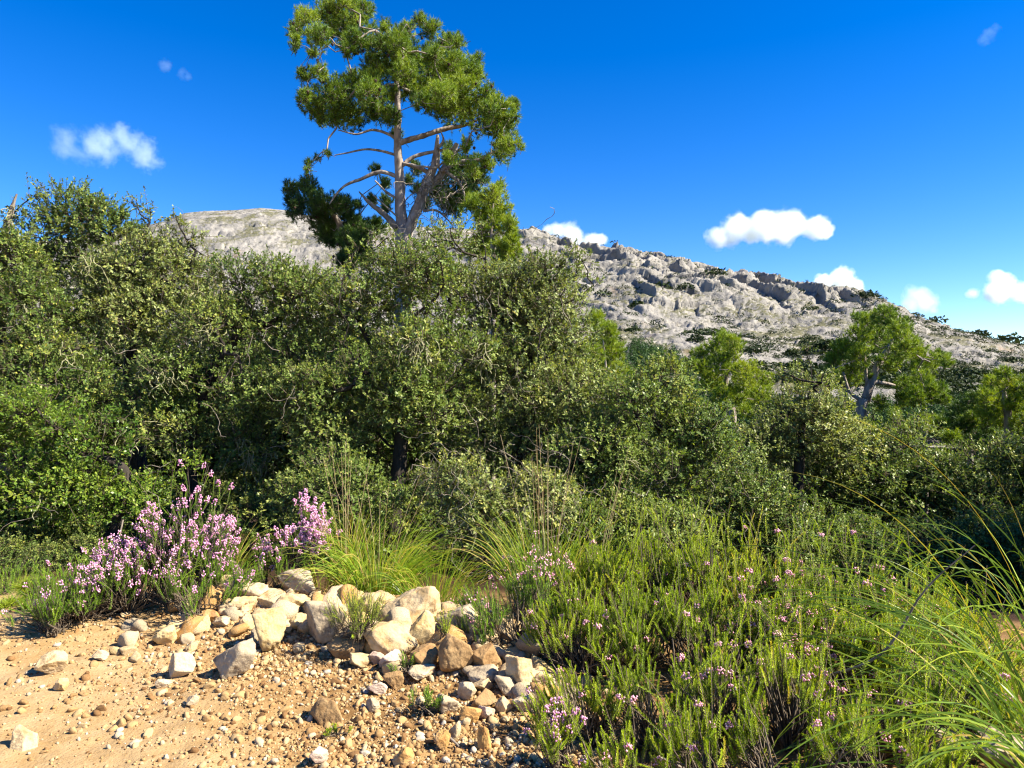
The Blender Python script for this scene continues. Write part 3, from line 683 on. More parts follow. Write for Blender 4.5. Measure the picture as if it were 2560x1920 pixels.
# pines
def pine_tufts(lobes, rad, tints, mb, tw, dens=1., nl=.095, k=34, w_=.010, up=.55, s=1., inner=.4):
    cnt = np.maximum(5, (105*dens*(rad/(.36*s))**2)).astype(int); L = np.repeat(np.arange(len(lobes)), cnt); N = len(L)
    d = rdir(N); d[:, 2] += .15; d = unit(d)
    P = lobes[L]+d*rad[L][:, None]*(rs.uniform(inner**2, 1, (N, 1))**.5)
    td = unit(d*.6+np.array([0, 0, up])+rdir(N)*.45); tl = rs.uniform(.10, .22, N)*s
    v, f = sticks(P-td*tl[:, None], P, .006*s, .003*s, 3); tw.add(v, f, np.repeat(rs.uniform(0, .7, N), 3))
    tt = np.clip(tints[L]+rs.normal(0, .15, N), 0, 1)
    I = np.repeat(np.arange(N), k); n = len(I)
    D = unit(td[I]*.75+rdir(n)*.75)
    Q = P[I]-td[I]*(rs.uniform(0, 1, n)*.7*tl[I])[:, None]
    v, f = needle_tris(Q, D, nl*s*rs.uniform(.7, 1.15, n), w_*s)
    mb.add(v, f, np.clip(tt[I]+rs.normal(0, .12, n), 0, 1))
    return P, td

def pine(label, d, lobes, trunk, seed, material='pine', dens=1., s=1., limbs=(), stubs=(), dbl=True, spread=.8, cones=0, up=.55, tangle=(), shift=0., name='pine_tree', inner=.4, wide=.010):
    """lobes (px, py, r px[, depth offset]); trunk [(px, py, radius m)], limbs lists of the same; first trunk point is at the ground"""
    global rs
    rs = np.random.default_rng(seed)
    P, R = [], []
    for l in lobes:
        do = l[3] if len(l) > 3 else rs.uniform(-spread, spread)
        P.append(at(l[0], l[1], d+do)); R.append(l[2]*(d+do)/F)
        if dbl:
            do2 = do+rs.choice([-1, 1])*rs.uniform(.35, .8)*spread
            P.append(at(l[0]+rs.normal(0, l[2]*.3), l[1]+rs.normal(0, l[2]*.25), d+do2)); R.append(l[2]*(d+do2)/F*.8)
    P, R = np.array(P), np.array(R)
    base = at(trunk[0][0], 400, d); base[2] = float(ground_z(base[0], base[1]))-.1
    nodes = [base]+[at(a[0], a[1], d+(a[3] if len(a) > 3 else 0)) for a in trunk[1:]]; radii = [a[2] for a in trunk]
    root = thing(name, label, 'pine tree', base)
    tb, cb_, tw = MB(), MB(), MB()
    allnodes, allr = list(nodes), list(radii)
    skeleton(nodes, radii, P, .0052*s, tb, 1, .18)
    for l in limbs:
        pts, rr = spline([at(a[0], a[1], d+(a[3] if len(a) > 3 else 0)) for a in l], [a[2] for a in l], 6)
        v, f = tube(pts, rr, 8, .3, int(rs.integers(99))); tb.add(v, f)
    tints = np.clip(rs.normal(.55+shift, .16, len(P)), .1, 1)
    Q, td = pine_tufts(P, R, tints, cb_, tw, dens, s=s, up=up, inner=inner, w_=wide)
    tb.build('trunk', M['pine_bark'], root, base, True)
    cb_.build('crown', M[material], root, base); tag(tw.build('twigs', M['twig'], root, base), kind='stuff')
    for l in stubs:
        mb = MB(); pts, rr = spline([at(a[0], a[1], d+(a[3] if len(a) > 3 else -.1)) for a in l], [a[2] for a in l], 6)
        v, f = tube(pts, rr, 7, .4, int(rs.integers(99))); mb.add(v, f, rs.uniform(.3, 1, len(f))); mb.build('dead_branch', M['dead'], root, base)
    if cones:
        mb = MB(); sel_ = rs.integers(len(Q), size=cones)
        for q_ in Q[sel_]-np.array([0, 0, .06])+rs.normal(0, .03, (cones, 3)):
            pts = np.array([q_+np.array([0, 0, .04]), q_+np.array([0, 0, .02]), q_, q_-np.array([0, 0, .035])])
            v, f = tube(pts, np.array([.008, .028, .026, .004])*1.2, 6); mb.add(v, f, rs.uniform(0, 1, len(f)))
        tag(mb.build('cones', M['cone'], root, base), kind='stuff')
    if len(tangle):
        mb = MB()
        for (px, py, n, sp_) in tangle:
            strands(np.array([at(px+rs.normal(0, sp_), py+rs.normal(0, sp_), d-.2+rs.normal(0, .2)) for _ in range(n)]), mb, 8, .1, .25, .008)
        tag(mb.build('dead_twigs', M['dead'], root, base), kind='stuff')
    return root

KX = .16876
def cp(x, y, r, *a): return (240+x*KX, y*KX, r*KX, *a)
def cl(x, y, w_, *a): return (240+x*KX, y*KX, w_, *a)
crown = [(330,180,62),(400,115,80),(520,75,95),(620,35,100),(720,55,80),(460,215,90),(600,165,110),(720,185,105),(440,310,40),(335,245,50),(640,270,70),
 (390,440,60),(480,420,55),(560,555,120),(430,600,105),(680,510,110),(640,660,110),(790,560,110),(820,650,95),(480,690,60),(375,560,55),(900,690,75),(935,800,45),(560,690,70),
 (860,150,50),(840,290,110),(975,290,110),(1000,165,55),(1060,115,48),(1120,180,70),(950,430,120),(1095,410,130),(770,400,80),(900,560,70),
 (1250,255,80),(1300,245,45),(1250,390,120),(1365,410,85),(1415,440,50),(1325,530,120),(1200,560,120),(1070,560,100),(1450,570,90),(1540,635,90),(1620,615,50),
 (1420,690,120),(1550,755,110),(1625,850,70),(1555,890,85),(1470,960,60),(1280,670,105),(1190,640,90),(1600,700,70),(1250,930,55),(1380,1000,55),(1340,850,50),
 (400,960,24),(450,930,22),(390,1000,14),(520,900,18)]
crown += [(930, 230, 80), (1000, 380, 90), (870, 400, 80), (780, 480, 80), (1020, 500, 90), (1160, 470, 100), (1150, 330, 70), (1250, 480, 90), (1480, 640, 80)]
pine('tall pine with two pale trunks and a wide leaning crown towering over the thicket', 15., [cp(c[0], c[1], c[2]) for c in crown],
     [(240+960*KX, 400, .21), cl(962, 1500, .16), cl(958, 1380, .14), cl(952, 1250, .118), cl(948, 1100, .105), cl(940, 960, .092), cl(932, 830, .078), cl(935, 680, .07), cl(930, 500, .055), cl(900, 330, .04), cl(800, 180, .025)],
     41, cones=170, spread=1.5, limbs=[
     [cl(962, 1420, .13), cl(1015, 1320, .12), cl(1065, 1200, .11), cl(1105, 1090, .105), cl(1150, 985, .085), cl(1165, 890, .06), cl(1172, 800, .03)],
     [cl(1100, 1120, .09, .1), cl(1180, 1050, .085, .1), cl(1235, 960, .08, .1), cl(1285, 850, .045, .1)],
     [cl(1190, 1015, .05), cl(1290, 960, .045), cl(1420, 945, .03), cl(1500, 900, .02)],
     [cl(935, 850, .06), cl(1000, 830, .06), cl(1100, 800, .055), cl(1210, 765, .05), cl(1330, 742, .035), cl(1430, 700, .02)],
     [cl(955, 985, .05), cl(1030, 930, .042), cl(1140, 900, .035), cl(1260, 880, .02)],
     [cl(970, 970, .035), cl(1050, 990, .045), cl(1115, 1020, .05)],
     [cl(930, 1045, .045), cl(830, 1018, .042), cl(720, 1060, .034), cl(630, 1095, .026), cl(570, 1150, .02), cl(530, 1210, .01)],
     [cl(930, 920, .03), cl(840, 895, .026), cl(740, 885, .022), cl(640, 905, .016), cl(560, 920, .01)],
     [cl(940, 1180, .03), cl(870, 1140, .026), cl(800, 1070, .014)],
     [cl(935, 830, .04), cl(870, 790, .03), cl(780, 770, .025), cl(690, 795, .018), cl(580, 770, .01)],
     [cl(1210, 1010, .035), cl(1290, 1070, .03), cl(1325, 1140, .022), cl(1330, 1210, .01)],
     [cl(1085, 1250, .03), cl(1170, 1250, .022), cl(1260, 1330, .012)]],
     stubs=[[cl(930, 1350, .075), cl(850, 1265, .06), cl(770, 1205, .045), cl(705, 1135, .012)],
            [cl(1175, 880, .035), cl(1205, 830, .025), cl(1190, 780, .008)],
            [cl(1180, 900, .022), cl(1180, 1000, .02), cl(1200, 1060, .008)],
            [cl(940, 1290, .02), cl(860, 1220, .016), cl(770, 1140, .006)]],
     tangle=[(240+1230*KX, 1120*KX, 46, 12), (240+1090*KX, 1090*KX, 16, 5), (240+1100*KX, 1300*KX, 14, 14)])
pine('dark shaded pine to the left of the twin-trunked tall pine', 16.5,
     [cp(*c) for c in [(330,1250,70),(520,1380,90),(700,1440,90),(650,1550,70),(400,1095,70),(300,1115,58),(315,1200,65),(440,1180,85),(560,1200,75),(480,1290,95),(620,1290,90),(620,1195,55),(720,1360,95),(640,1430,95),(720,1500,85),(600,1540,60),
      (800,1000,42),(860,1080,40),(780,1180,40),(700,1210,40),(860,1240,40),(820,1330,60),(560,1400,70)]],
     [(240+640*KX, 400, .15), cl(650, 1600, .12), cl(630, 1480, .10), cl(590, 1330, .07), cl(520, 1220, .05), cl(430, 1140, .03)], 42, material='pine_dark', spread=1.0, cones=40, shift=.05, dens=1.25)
pine('thin dark pine behind the twin trunks, seen between them', 18.,
     [cp(*c) for c in [(1050,1000,50),(1060,1120,55),(1000,1060,40),(870,1180,45),(1230,1190,85),(1300,1130,85),(1350,1060,80),(1170,1150,55),(1260,1010,75),(1250,900,65),(1420,1050,65),(1100,1200,45),(1370,1160,75),(1290,1230,75),(1330,960,60),(1200,1080,60),(1400,960,60)]],
     [(240+1010*KX, 400, .07), cl(1010, 1500, .06), cl(1020, 1350, .045), cl(1130, 1150, .03)], 43, material='pine_dark', spread=.9, dens=1.1, shift=.1)
pine('yellow-green young pine at the right foot of the tall pine', 14.,
     [cp(*c) for c in [(1480,1150,70),(1540,1105,50),(1400,1205,75),(1540,1230,90),(1480,1300,90),(1580,1340,80),(1600,1420,65),(1460,1400,80),(1350,1190,45),(1540,1480,80),(1400,1480,80),(1620,1500,70)]],
     [(240+1500*KX, 400, .06), cl(1500, 1600, .05), cl(1490, 1400, .035), cl(1500, 1200, .015)], 44, material='pine_yellow', spread=.8, dens=1.2)
# right-hand pines (1024-pixel coordinates)
pine('yellow-green pine showing behind the right shoulder of the oak thicket', 20.,
     [(604, 332, 15), (596, 318, 10), (612, 352, 17), (602, 372, 19), (622, 376, 14), (610, 400, 20), (590, 355, 16), (625, 396, 12)],
     [(606, 400, .07), (606, 420, .05), (606, 370, .03), (602, 330, .015)], 45, material='pine_yellow', s=1.3, spread=1.1, dens=1.2)
pine('rounded pine with a crooked pale trunk in front of the mountain scree', 24.,
     [(716, 348, 14), (734, 344, 13), (722, 336, 9), (702, 356, 12), (728, 362, 17), (748, 372, 16), (712, 378, 16), (742, 392, 18), (762, 396, 13), (722, 394, 14), (760, 382, 13), (702, 366, 9), (752, 412, 12), (690, 362, 8)],
     [(735, 420, .17), (733, 425, .13), (730, 408, .12), (724, 392, .10), (728, 370, .07), (725, 350, .04)], 46, s=1.35, spread=1.6, material='pine_yellow', dens=.75, wide=.012,
     limbs=[[(731, 408, .07), (742, 411, .05), (756, 409, .03)]])
pine('spreading pine with leaning dark trunk and a low bough reaching right', 22.,
     [(868, 322, 13), (884, 316, 14), (898, 326, 14), (858, 336, 15), (880, 338, 18), (902, 345, 16), (842, 348, 12), (862, 356, 15), (918, 348, 12), (932, 360, 13), (945, 360, 9), (916, 365, 11), (890, 362, 12), (835, 362, 12), (850, 372, 13), (830, 375, 9), (872, 375, 8),
      (905, 385, 13, -.5), (922, 380, 12, -.6), (938, 392, 13, -.6), (920, 397, 14, -.5), (944, 398, 8, -.6), (902, 398, 10, -.5), (880, 402, 9)],
     [(860, 440, .2), (861, 418, .17), (866, 400, .15), (870, 385, .13), (878, 365, .11), (890, 345, .07), (895, 330, .03)], 47, s=1.3, spread=1.5, dens=.8, shift=.1, wide=.012,
     limbs=[[(872, 382, .07), (888, 384, .06), (908, 390, .04), (930, 394, .02)], [(864, 402, .06), (850, 392, .05), (843, 372, .03)], [(884, 354, .05), (905, 352, .045), (930, 362, .02)], [(868, 395, .05), (866, 372, .05), (864, 350, .03)]])
pine('bushy yellow-green pine at the right border under the mountain tail', 20.,
     [(1002, 372, 9), (992, 382, 10), (1010, 385, 12), (985, 394, 11), (1002, 402, 15), (1018, 402, 14), (1030, 385, 14), (988, 412, 13), (1008, 420, 16), (1026, 422, 16), (970, 420, 10), (1045, 405, 18)],
     [(1008, 440, .14), (1008, 430, .11), (1005, 400, .07), (1002, 375, .03)], 48, material='pine_yellow', s=1.3, spread=1.2)
pine('dark young pine to the left of the border pine', 23., [(962, 408, 12), (975, 402, 12), (955, 420, 14), (975, 422, 15), (990, 425, 13), (965, 436, 15)],
     [(970, 440, .12), (970, 430, .09), (970, 405, .04)], 49, material='pine_dark', s=1.4, spread=1.2, shift=.15)
pine('low yellow-green pine sapling among the right-hand oaks', 19., [(940, 425, 11), (925, 422, 10), (910, 428, 9), (950, 436, 10), (895, 415, 7), (870, 428, 9), (845, 432, 8)],
     [(925, 440, .1), (925, 440, .07), (925, 425, .04)], 50, material='pine_yellow', s=1.2, spread=1.)

# ------------------------------------------------------------------ rocks
def ico(n):
    import bmesh
    bm = bmesh.new(); bmesh.ops.create_icosphere(bm, subdivisions=n, radius=1)
    v = np.array([x.co[:] for x in bm.verts]); f = np.array([[q_.index for q_ in x.verts] for x in bm.faces]); bm.free()
    return v, f
IC = {n: ico(n) for n in (1, 2, 3, 5)}
def rock_shape(seed, n=5, planes=13, rough=1., sharp=34.):
    r = np.random.default_rng(seed); v, f = IC[n]
    N = unit(r.normal(size=(planes, 3))); hgt = r.uniform(.55, 1., planes)
    dots = np.maximum(v@N.T, 1e-3)/hgt
    rr = 1/((dots**sharp).sum(1)**(1/sharp)); rr = np.minimum(rr, 1.35)
    p_ = v*rr[:, None]; o = r.uniform(0, 99, 3)
    q_ = p_*1.5+o
    dsp = rough*(.10*fbm(*q_.T, 3, 1)+.055*fbm(*(p_*3.5+o).T, 4, 5, .55, True)-.02)
    if n >= 4: dsp = dsp+rough*.022*fbm(*(p_*11+o).T, 4, 9, .6, True)
    return p_*(1+dsp)[:, None], f
def rotm(r, tilt=.4):
    a = r.uniform(0, 2*pi); b_ = r.normal(0, tilt); c = r.normal(0, tilt)
    A = np.array([[math.cos(a), -math.sin(a), 0], [math.sin(a), math.cos(a), 0], [0, 0, 1]])
    B = np.array([[1, 0, 0], [0, math.cos(b_), -math.sin(b_)], [0, math.sin(b_), math.cos(b_)]])
    C_ = np.array([[math.cos(c), 0, math.sin(c)], [0, 1, 0], [-math.sin(c), 0, math.cos(c)]])
    return C_@B@A
nrock = [100]
def rock(px, base, w_, h_, material, label, d=None, lean=0., depth=.8, seed=None, planes=12, group='large rocks in the heap beside the track', sink=.1, rough=1.):
    """(px, base) bottom centre in the 1024 picture, w_ x h_ its size there"""
    nrock[0] += 1; sd = seed or nrock[0]; r = np.random.default_rng(sd)
    if d is None: P = hit(px, base-h_*.03)
    else: P = at(px, base, d)
    dd = P[1]; w_ *= 1.12; h_ *= 1.12
    v, f = rock_shape(sd, 5, planes, rough)
    v = v-(v.max(0)+v.min(0))/2; v = v/((v.max(0)-v.min(0))/2)
    W_, H_ = w_*dd/F, h_*dd/F
    v = v*np.array([W_/2, W_*depth/2, H_/2*(1+sink)])
    if lean: c, s_ = math.cos(lean), math.sin(lean); v = v@np.array([[c, 0, -s_], [0, 1, 0], [s_, 0, c]])
    o = P+np.array([0, W_*depth*.3 if d is None else 0, H_*(.5-sink*.5)])
    mb = MB(); mb.add(v, f); ob = mb.build('rock', M[material], origin=(0, 0, 0), smooth=True); ob.location = o.tolist()
    return tag(ob, label, 'rock', group)
def c3(x, y, w_, h_): return (x*.18564, 460+y*.18564+h_*.18564/2, w_*.18564, h_*.18564)
def c4(x, y, w_, h_): return (280+x*.1615, 500+y*.1615+h_*.1615/2, w_*.1615, h_*.1615)
rock(*c3(1600, 665, 195, 115), 'rock_grey', 'rounded grey boulder behind the heap, between pink heather and tall grass', planes=22)
rock(*c3(1015, 775, 200, 110), 'rock_beige', 'beige layered rock at the left end of the heap, beside the heather')
rock(*c3(1105, 725, 70, 60), 'rock_orange', 'small orange rock perched behind the left end of the heap')
rock(*c3(1235, 715, 150, 130), 'rock_beige', 'peaked rock at the crest of the heap', lean=.2)
rock(*c3(1340, 735, 170, 100), 'rock_white', 'pale smooth rock right of the peaked crest rock')
rock(*c3(1440, 765, 170, 70), 'rock_beige', 'flat beige rock lying on top of the heap', lean=.15)
rock(*c3(1260, 800, 180, 90), 'rock_beige', 'broad beige rock on the slope under the crest', rough=1.2)
rock(*c3(1575, 805, 190, 130), 'rock_yellow', 'big sunlit cream block overhanging a smaller block', planes=9)
rock(*c3(1612, 890, 95, 80), 'rock_yellow', 'small cream block under the overhanging block')
rock(*c3(1742, 895, 220, 210), 'rock_grey', 'large grey boulder with a brownish foot in the middle of the heap', planes=14, lean=-.15)
rock(*c3(1430, 940, 170, 210), 'rock_yellow', 'upright yellowish rock with a pointed top in front of the heap', planes=10, lean=.12)
rock(*c3(1530, 910, 90, 70), 'rock_beige', 'beige stone right of the upright yellowish rock')
rock(*c3(1250, 1080, 200, 200), 'rock_grey', 'lone tan-grey boulder leaning on the gravel with a black shadow', planes=13, lean=.35)
rock(*c3(962, 1122, 140, 115), 'rock_white', 'whitish rock left of the lone leaning boulder')
rock(*c3(880, 1210, 80, 45), 'rock_white', 'little flat white stone below the whitish rock')
rock(*c3(865, 955, 120, 95), 'rock_yellow', 'yellow lump on the left slope of the heap')
rock(*c3(935, 925, 100, 80), 'rock_beige', 'beige lump just right of the yellow lump')
rock(*c3(715, 955, 70, 45), 'rock_white', 'small pale stone near the heather foot')
rock(*c3(650, 965, 60, 35), 'rock_orange', 'small ochre stone near the heather foot')
rock(*c3(265, 1118, 140, 105), 'rock_beige', 'long beige rock by itself on the left of the track', lean=-.3)
rock(*c3(320, 1222, 70, 55), 'rock_beige', 'small wedge-shaped stone below the long beige rock')
rock(*c3(1030, 1308, 70, 50), 'rock_white', 'flat pale chip lying alone on the gravel')
rock(*c3(105, 1525, 160, 90), 'rock_beige', 'half-buried beige rock in the track at the lower left corner', sink=.8)
rock(*c3(530, 1060, 80, 50), 'rock_white', 'pale stone on the dirt between track and heap')
rock(*c3(480, 720, 90, 80), 'rock_beige', 'pale rock half hidden inside the pink heather')
rock(*c3(290, 765, 150, 60), 'rock_beige', 'flat beige rock behind the low green heather at left')
rock(*c3(1840, 780, 70, 90), 'rock_white', 'pale rock wedged behind the large grey boulder')
rock(*c3(1140, 850, 90, 60), 'rock_orange', 'ochre stone in the rubble under the crest')
rock(*c3(1180, 880, 80, 50), 'rock_white', 'white chip in the rubble under the crest')
rock(*c3(1320, 880, 70, 70), 'rock_beige', 'squarish stone left of the upright yellowish rock')
rock(*c4(790, 720, 340, 260), 'rock_beige', 'largest boulder of the heap, broad and beige with a rounded top', planes=13, depth=.7)
rock(*c4(870, 830, 160, 240), 'rock_yellow', 'yellowish slab standing against the largest boulder', planes=9, d=4.18, lean=.12, depth=.5)
rock(*c4(430, 620, 160, 90), 'rock_beige', 'flat-topped cream rock behind the small green shrub')
rock(*c4(560, 700, 170, 140), 'rock_beige', 'beige rock between the small green shrub and the largest boulder')
rock(*c4(680, 905, 310, 200), 'rock_beige', 'long beige block with an undercut brown front below the largest boulder', planes=9, depth=.6)
rock(*c4(410, 930, 210, 130), 'rock_brown', 'brown undercut slab left of the long beige block', planes=9)
rock(*c4(890, 1005, 170, 135), 'rock_brown', 'rust-brown rock below the standing yellowish slab')
rock(*c4(870, 1092, 160, 80), 'rock_white', 'smooth white oval stone in front of the rust-brown rock', planes=24)
rock(*c4(685, 1015, 140, 95), 'rock_pink', 'pinkish pale stone below the long beige block')
rock(*c4(600, 1000, 90, 80), 'rock_pink', 'pinkish squarish stone beside the brown undercut slab')
rock(*c4(495, 1010, 140, 80), 'rock_beige', 'low beige stone in front of the brown undercut slab')
rock(*c4(1120, 800, 300, 210), 'rock_grey', 'cracked pale grey rock behind the twiggy sprig', planes=16)
rock(*c4(1085, 990, 200, 230), 'rock_brown', 'shaded brown boulder right of the rust-brown rock', planes=12)
rock(*c4(1250, 1010, 220, 160), 'rock_brown', 'mottled brown boulder shaded by twigs at the right end of the heap')
rock(*c4(1255, 1100, 180, 90), 'rock_grey', 'pitted grey stone under the mottled brown boulder')
rock(*c4(1490, 1105, 180, 200), 'rock_beige', 'knobbly tan rock beside the right-hand heather', planes=15, rough=1.6)
rock(*c4(1610, 1150, 140, 110), 'rock_beige', 'tan lump against the right-hand heather, right of the knobbly rock', rough=1.5)
rock(*c4(1155, 1200, 110, 90), 'rock_white', 'whitish stone in the rubble below the grey pitted stone')
rock(*c4(1250, 1165, 130, 80), 'rock_beige', 'rough beige stone in the rubble, right of the whitish stone')
rock(*c4(1265, 1255, 150, 100), 'rock_brown', 'brown slab in the rubble at the end of the heap')
rock(*c4(1385, 1285, 100, 90), 'rock_beige', 'beige lump in the rubble right of the brown slab')
rock(*c4(1400, 1170, 130, 110), 'rock_grey', 'dark grey stone left of the knobbly tan rock')
rock(*c4(1510, 1275, 150, 100), 'rock_white', 'pale rounded stone below the knobbly tan rock')
rock(*c4(1620, 1255, 70, 70), 'rock_grey', 'small grey stone at the foot of the right-hand heather')
rock(*c4(1040, 1280, 150, 100), 'rock_white', 'whitish lump on the gravel below the rubble')
rock(*c4(1180, 1345, 130, 90), 'rock_orange', 'orange-tan stone on the gravel below the brown slab')
rock(*c4(1270, 1330, 110, 80), 'rock_pink', 'pinkish stone right of the orange-tan stone')
rock(*c4(1005, 1505, 90, 105), 'rock_orange', 'orange wedge of stone standing in the gravel near the dead stick', planes=8)
rock(*c4(1075, 1455, 80, 110), 'rock_beige', 'upright tan stone behind the dead stick')
rock(*c4(1265, 1495, 80, 130), 'rock_orange', 'tall narrow ochre stone on the dark gravel', planes=8)
rock(*c4(290, 1325, 210, 130), 'rock_brown', 'half-buried brownish slab in the middle of the gravel', sink=.9)
rock(*c4(880, 1265, 80, 70), 'rock_white', 'pale stone above the green seedling')
rock(*c4(570, 1285, 80, 75), 'rock_grey', 'grey stone right of the half-buried slab')
rock(*c4(700, 1130, 120, 90), 'rock_brown', 'brown clod-like stone below the pinkish stones')
rock(*c4(600, 1180, 110, 70), 'rock_pink', 'dull pink stone lying on the gravel below the clod')
rock(*c4(110, 935, 80, 60), 'rock_beige', 'beige stone in the shadow of the large grey boulder')
rock(*c4(760, 1610, 120, 90), 'rock_orange', 'ochre rock cut by the lower border of the picture')
rock(*c4(230, 1620, 100, 90), 'rock_pink', 'pink-tan rock at the lower border, left of the ochre one')
rock(950, 752, 60, 22, 'rock_grey', 'pale grey rock under the arching grass at lower right', d=2.95)
rock(1005, 762, 60, 26, 'rock_grey', 'grey slab at the lower right corner beneath the grass', d=2.8)

rs = np.random.default_rng(61)
rub = [rock_shape(800+k_, 3, 9, 1.3, 60) for k_ in range(12)]; rb_ = []
HA = np.array([[-2.35, 4.62], [-1.75, 4.85], [-1.0, 4.72], [-.35, 4.4], [.12, 4.05], [.22, 3.6]])
for j in range(165):
    u_ = rs.uniform(0, 4.999) if rs.random() < .62 else rs.uniform(.6, 3.2); i = int(u_); P = HA[i]*(1-u_+i)+HA[i+1]*(u_-i)+np.array([rs.normal(0, .10), rs.normal(-.10, .19)])
    kx = j % 12; z = float(ground_z(P[0], P[1]))
    if j < 12:
        mb = MB(); mb.add(*rub[kx]); ob = mb.build('rubble_stone', M[['rock_beige', 'rock_yellow', 'rock_white', 'rock_beige', 'rock_orange', 'rock_grey'][kx % 6]], origin=(0, 0, 0)); rb_.append(ob)
        tag(ob, 'angular rubble stone among the larger rocks of the heap', 'stone', 'rubble stones between the rocks of the heap')
    else: ob = rb_[kx].copy(); sc.collection.objects.link(ob)
    s_ = float(min(.10, rs.lognormal(math.log(.047), .42))); ob.location = (float(P[0]), float(P[1]), z+s_*.3)
    ob.rotation_euler = (float(rs.normal(0, .5)), float(rs.normal(0, .5)), float(rs.uniform(0, 6.3))); ob.scale = (s_*float(rs.uniform(1., 1.6)), s_, s_*float(rs.uniform(.6, 1.)))

# loose stones, each an object; the finer gravel as stuff
rs = np.random.default_rng(77)
def density(x, y):
    u = np.interp(x+.45*(y-3.5), [-3., -1.6, -.6, .3], [.06, .35, .9, 1.1]); k_ = .5+.5*sstep(-.3, .5, fbm(x*1.5, y*1.5, 0, 3, 21))
    heap = np.exp(-((y-(4.7-.26*(x+.8)))/.4)**2)*sstep(-2.4, -1.6, x)
    trk = sstep(3.0, 4.3, y+.45*(x+2.2)+.0)
    return np.clip(u*k_*(.2+.8*trk)+heap*.9, .02, 1.6)
def scatter(n):
    out = []
    while len(out) < n:
        d = rs.uniform(2.6, 5.3, 4000)**1.0; px = rs.uniform(-30, 640, 4000); x = (px-512)/F*d
        keep = (rs.random(4000) < density(x, d)*.7) & (x < .45+.12*(d-3)) & (d < 5.1-.2*(x+1))
        out += list(zip(x[keep], d[keep]))
    return np.array(out[:n])
stones = []
for kx in range(10):
    v, f = rock_shape(900+kx, 3, 9, 1.2, 60); mb = MB(); mb.add(v, f, (kx*.37) % 1*.8+.15)
    stones.append(mb)
pos = scatter(285); so_ = []
hp = np.exp(-((pos[:, 1]-(4.7-.26*(pos[:, 0]+.8)))/.45)**2)*sstep(-2.5, -1.6, pos[:, 0])
sz = rs.uniform(.011, .024, len(pos))*(1+2.0*hp*rs.random(len(pos))**1.5)
for j, (x, y) in enumerate(pos):
    kx = j % 10; z = float(ground_z(x, y))
    if j < 10:
        ob = stones[kx].build('loose_stone', M['gravel'], origin=(0, 0, 0)); so_.append(ob)
        tag(ob, 'small angular stone lying loose on the ochre gravel', 'stone', 'loose stones scattered on the gravel')
    else:
        ob = so_[kx].copy(); sc.collection.objects.link(ob)
    s_ = float(sz[j]); ob.location = (float(x), float(y), z+s_*.25); ob.rotation_euler = (float(rs.normal(0, .4)), float(rs.normal(0, .4)), float(rs.uniform(0, 6.3)))
    ob.scale = (s_*float(rs.uniform(.9, 1.5)), s_, s_*float(rs.uniform(.6, .95)))
shapes = [rock_shape(950+kx, 1, 7, 1.6, 80) for kx in range(14)] + [rock_shape(970+kx, 2, 8, 1.4, 80) for kx in range(8)]
mb = MB(); pos = scatter(42000)
sz = np.minimum(rs.lognormal(math.log(.0050), .55, len(pos)), .018)
zs = ground_z(pos[:, 0], pos[:, 1])
which = np.where(sz > .011, rs.integers(14, 22, len(pos)), rs.integers(0, 14, len(pos)))
for kx in range(22):
    I = np.where(which == kx)[0]
    if not len(I): continue
    v, f = shapes[kx]; R = np.array([rotm(rs, .6) for _ in I])
    sc3 = sz[I][:, None]*rs.uniform(.7, 1.35, (len(I), 3))*np.array([1.1, 1.1, .8])
    V = np.einsum('nij,nvj->nvi', R, v[None]*sc3[:, None])+np.stack([pos[I, 0], pos[I, 1], zs[I]+sz[I]*.22], 1)[:, None]
    mb.add(V.reshape(-1, 3), (f[None]+(np.arange(len(I))*len(v))[:, None, None]).reshape(-1, 3), np.repeat(np.clip(rs.normal(.5, .27, len(I)), 0, 1), len(f)))
tag(mb.build('gravel', M['gravel']), 'ochre and cream gravel covering the track and the heap', kind='stuff')

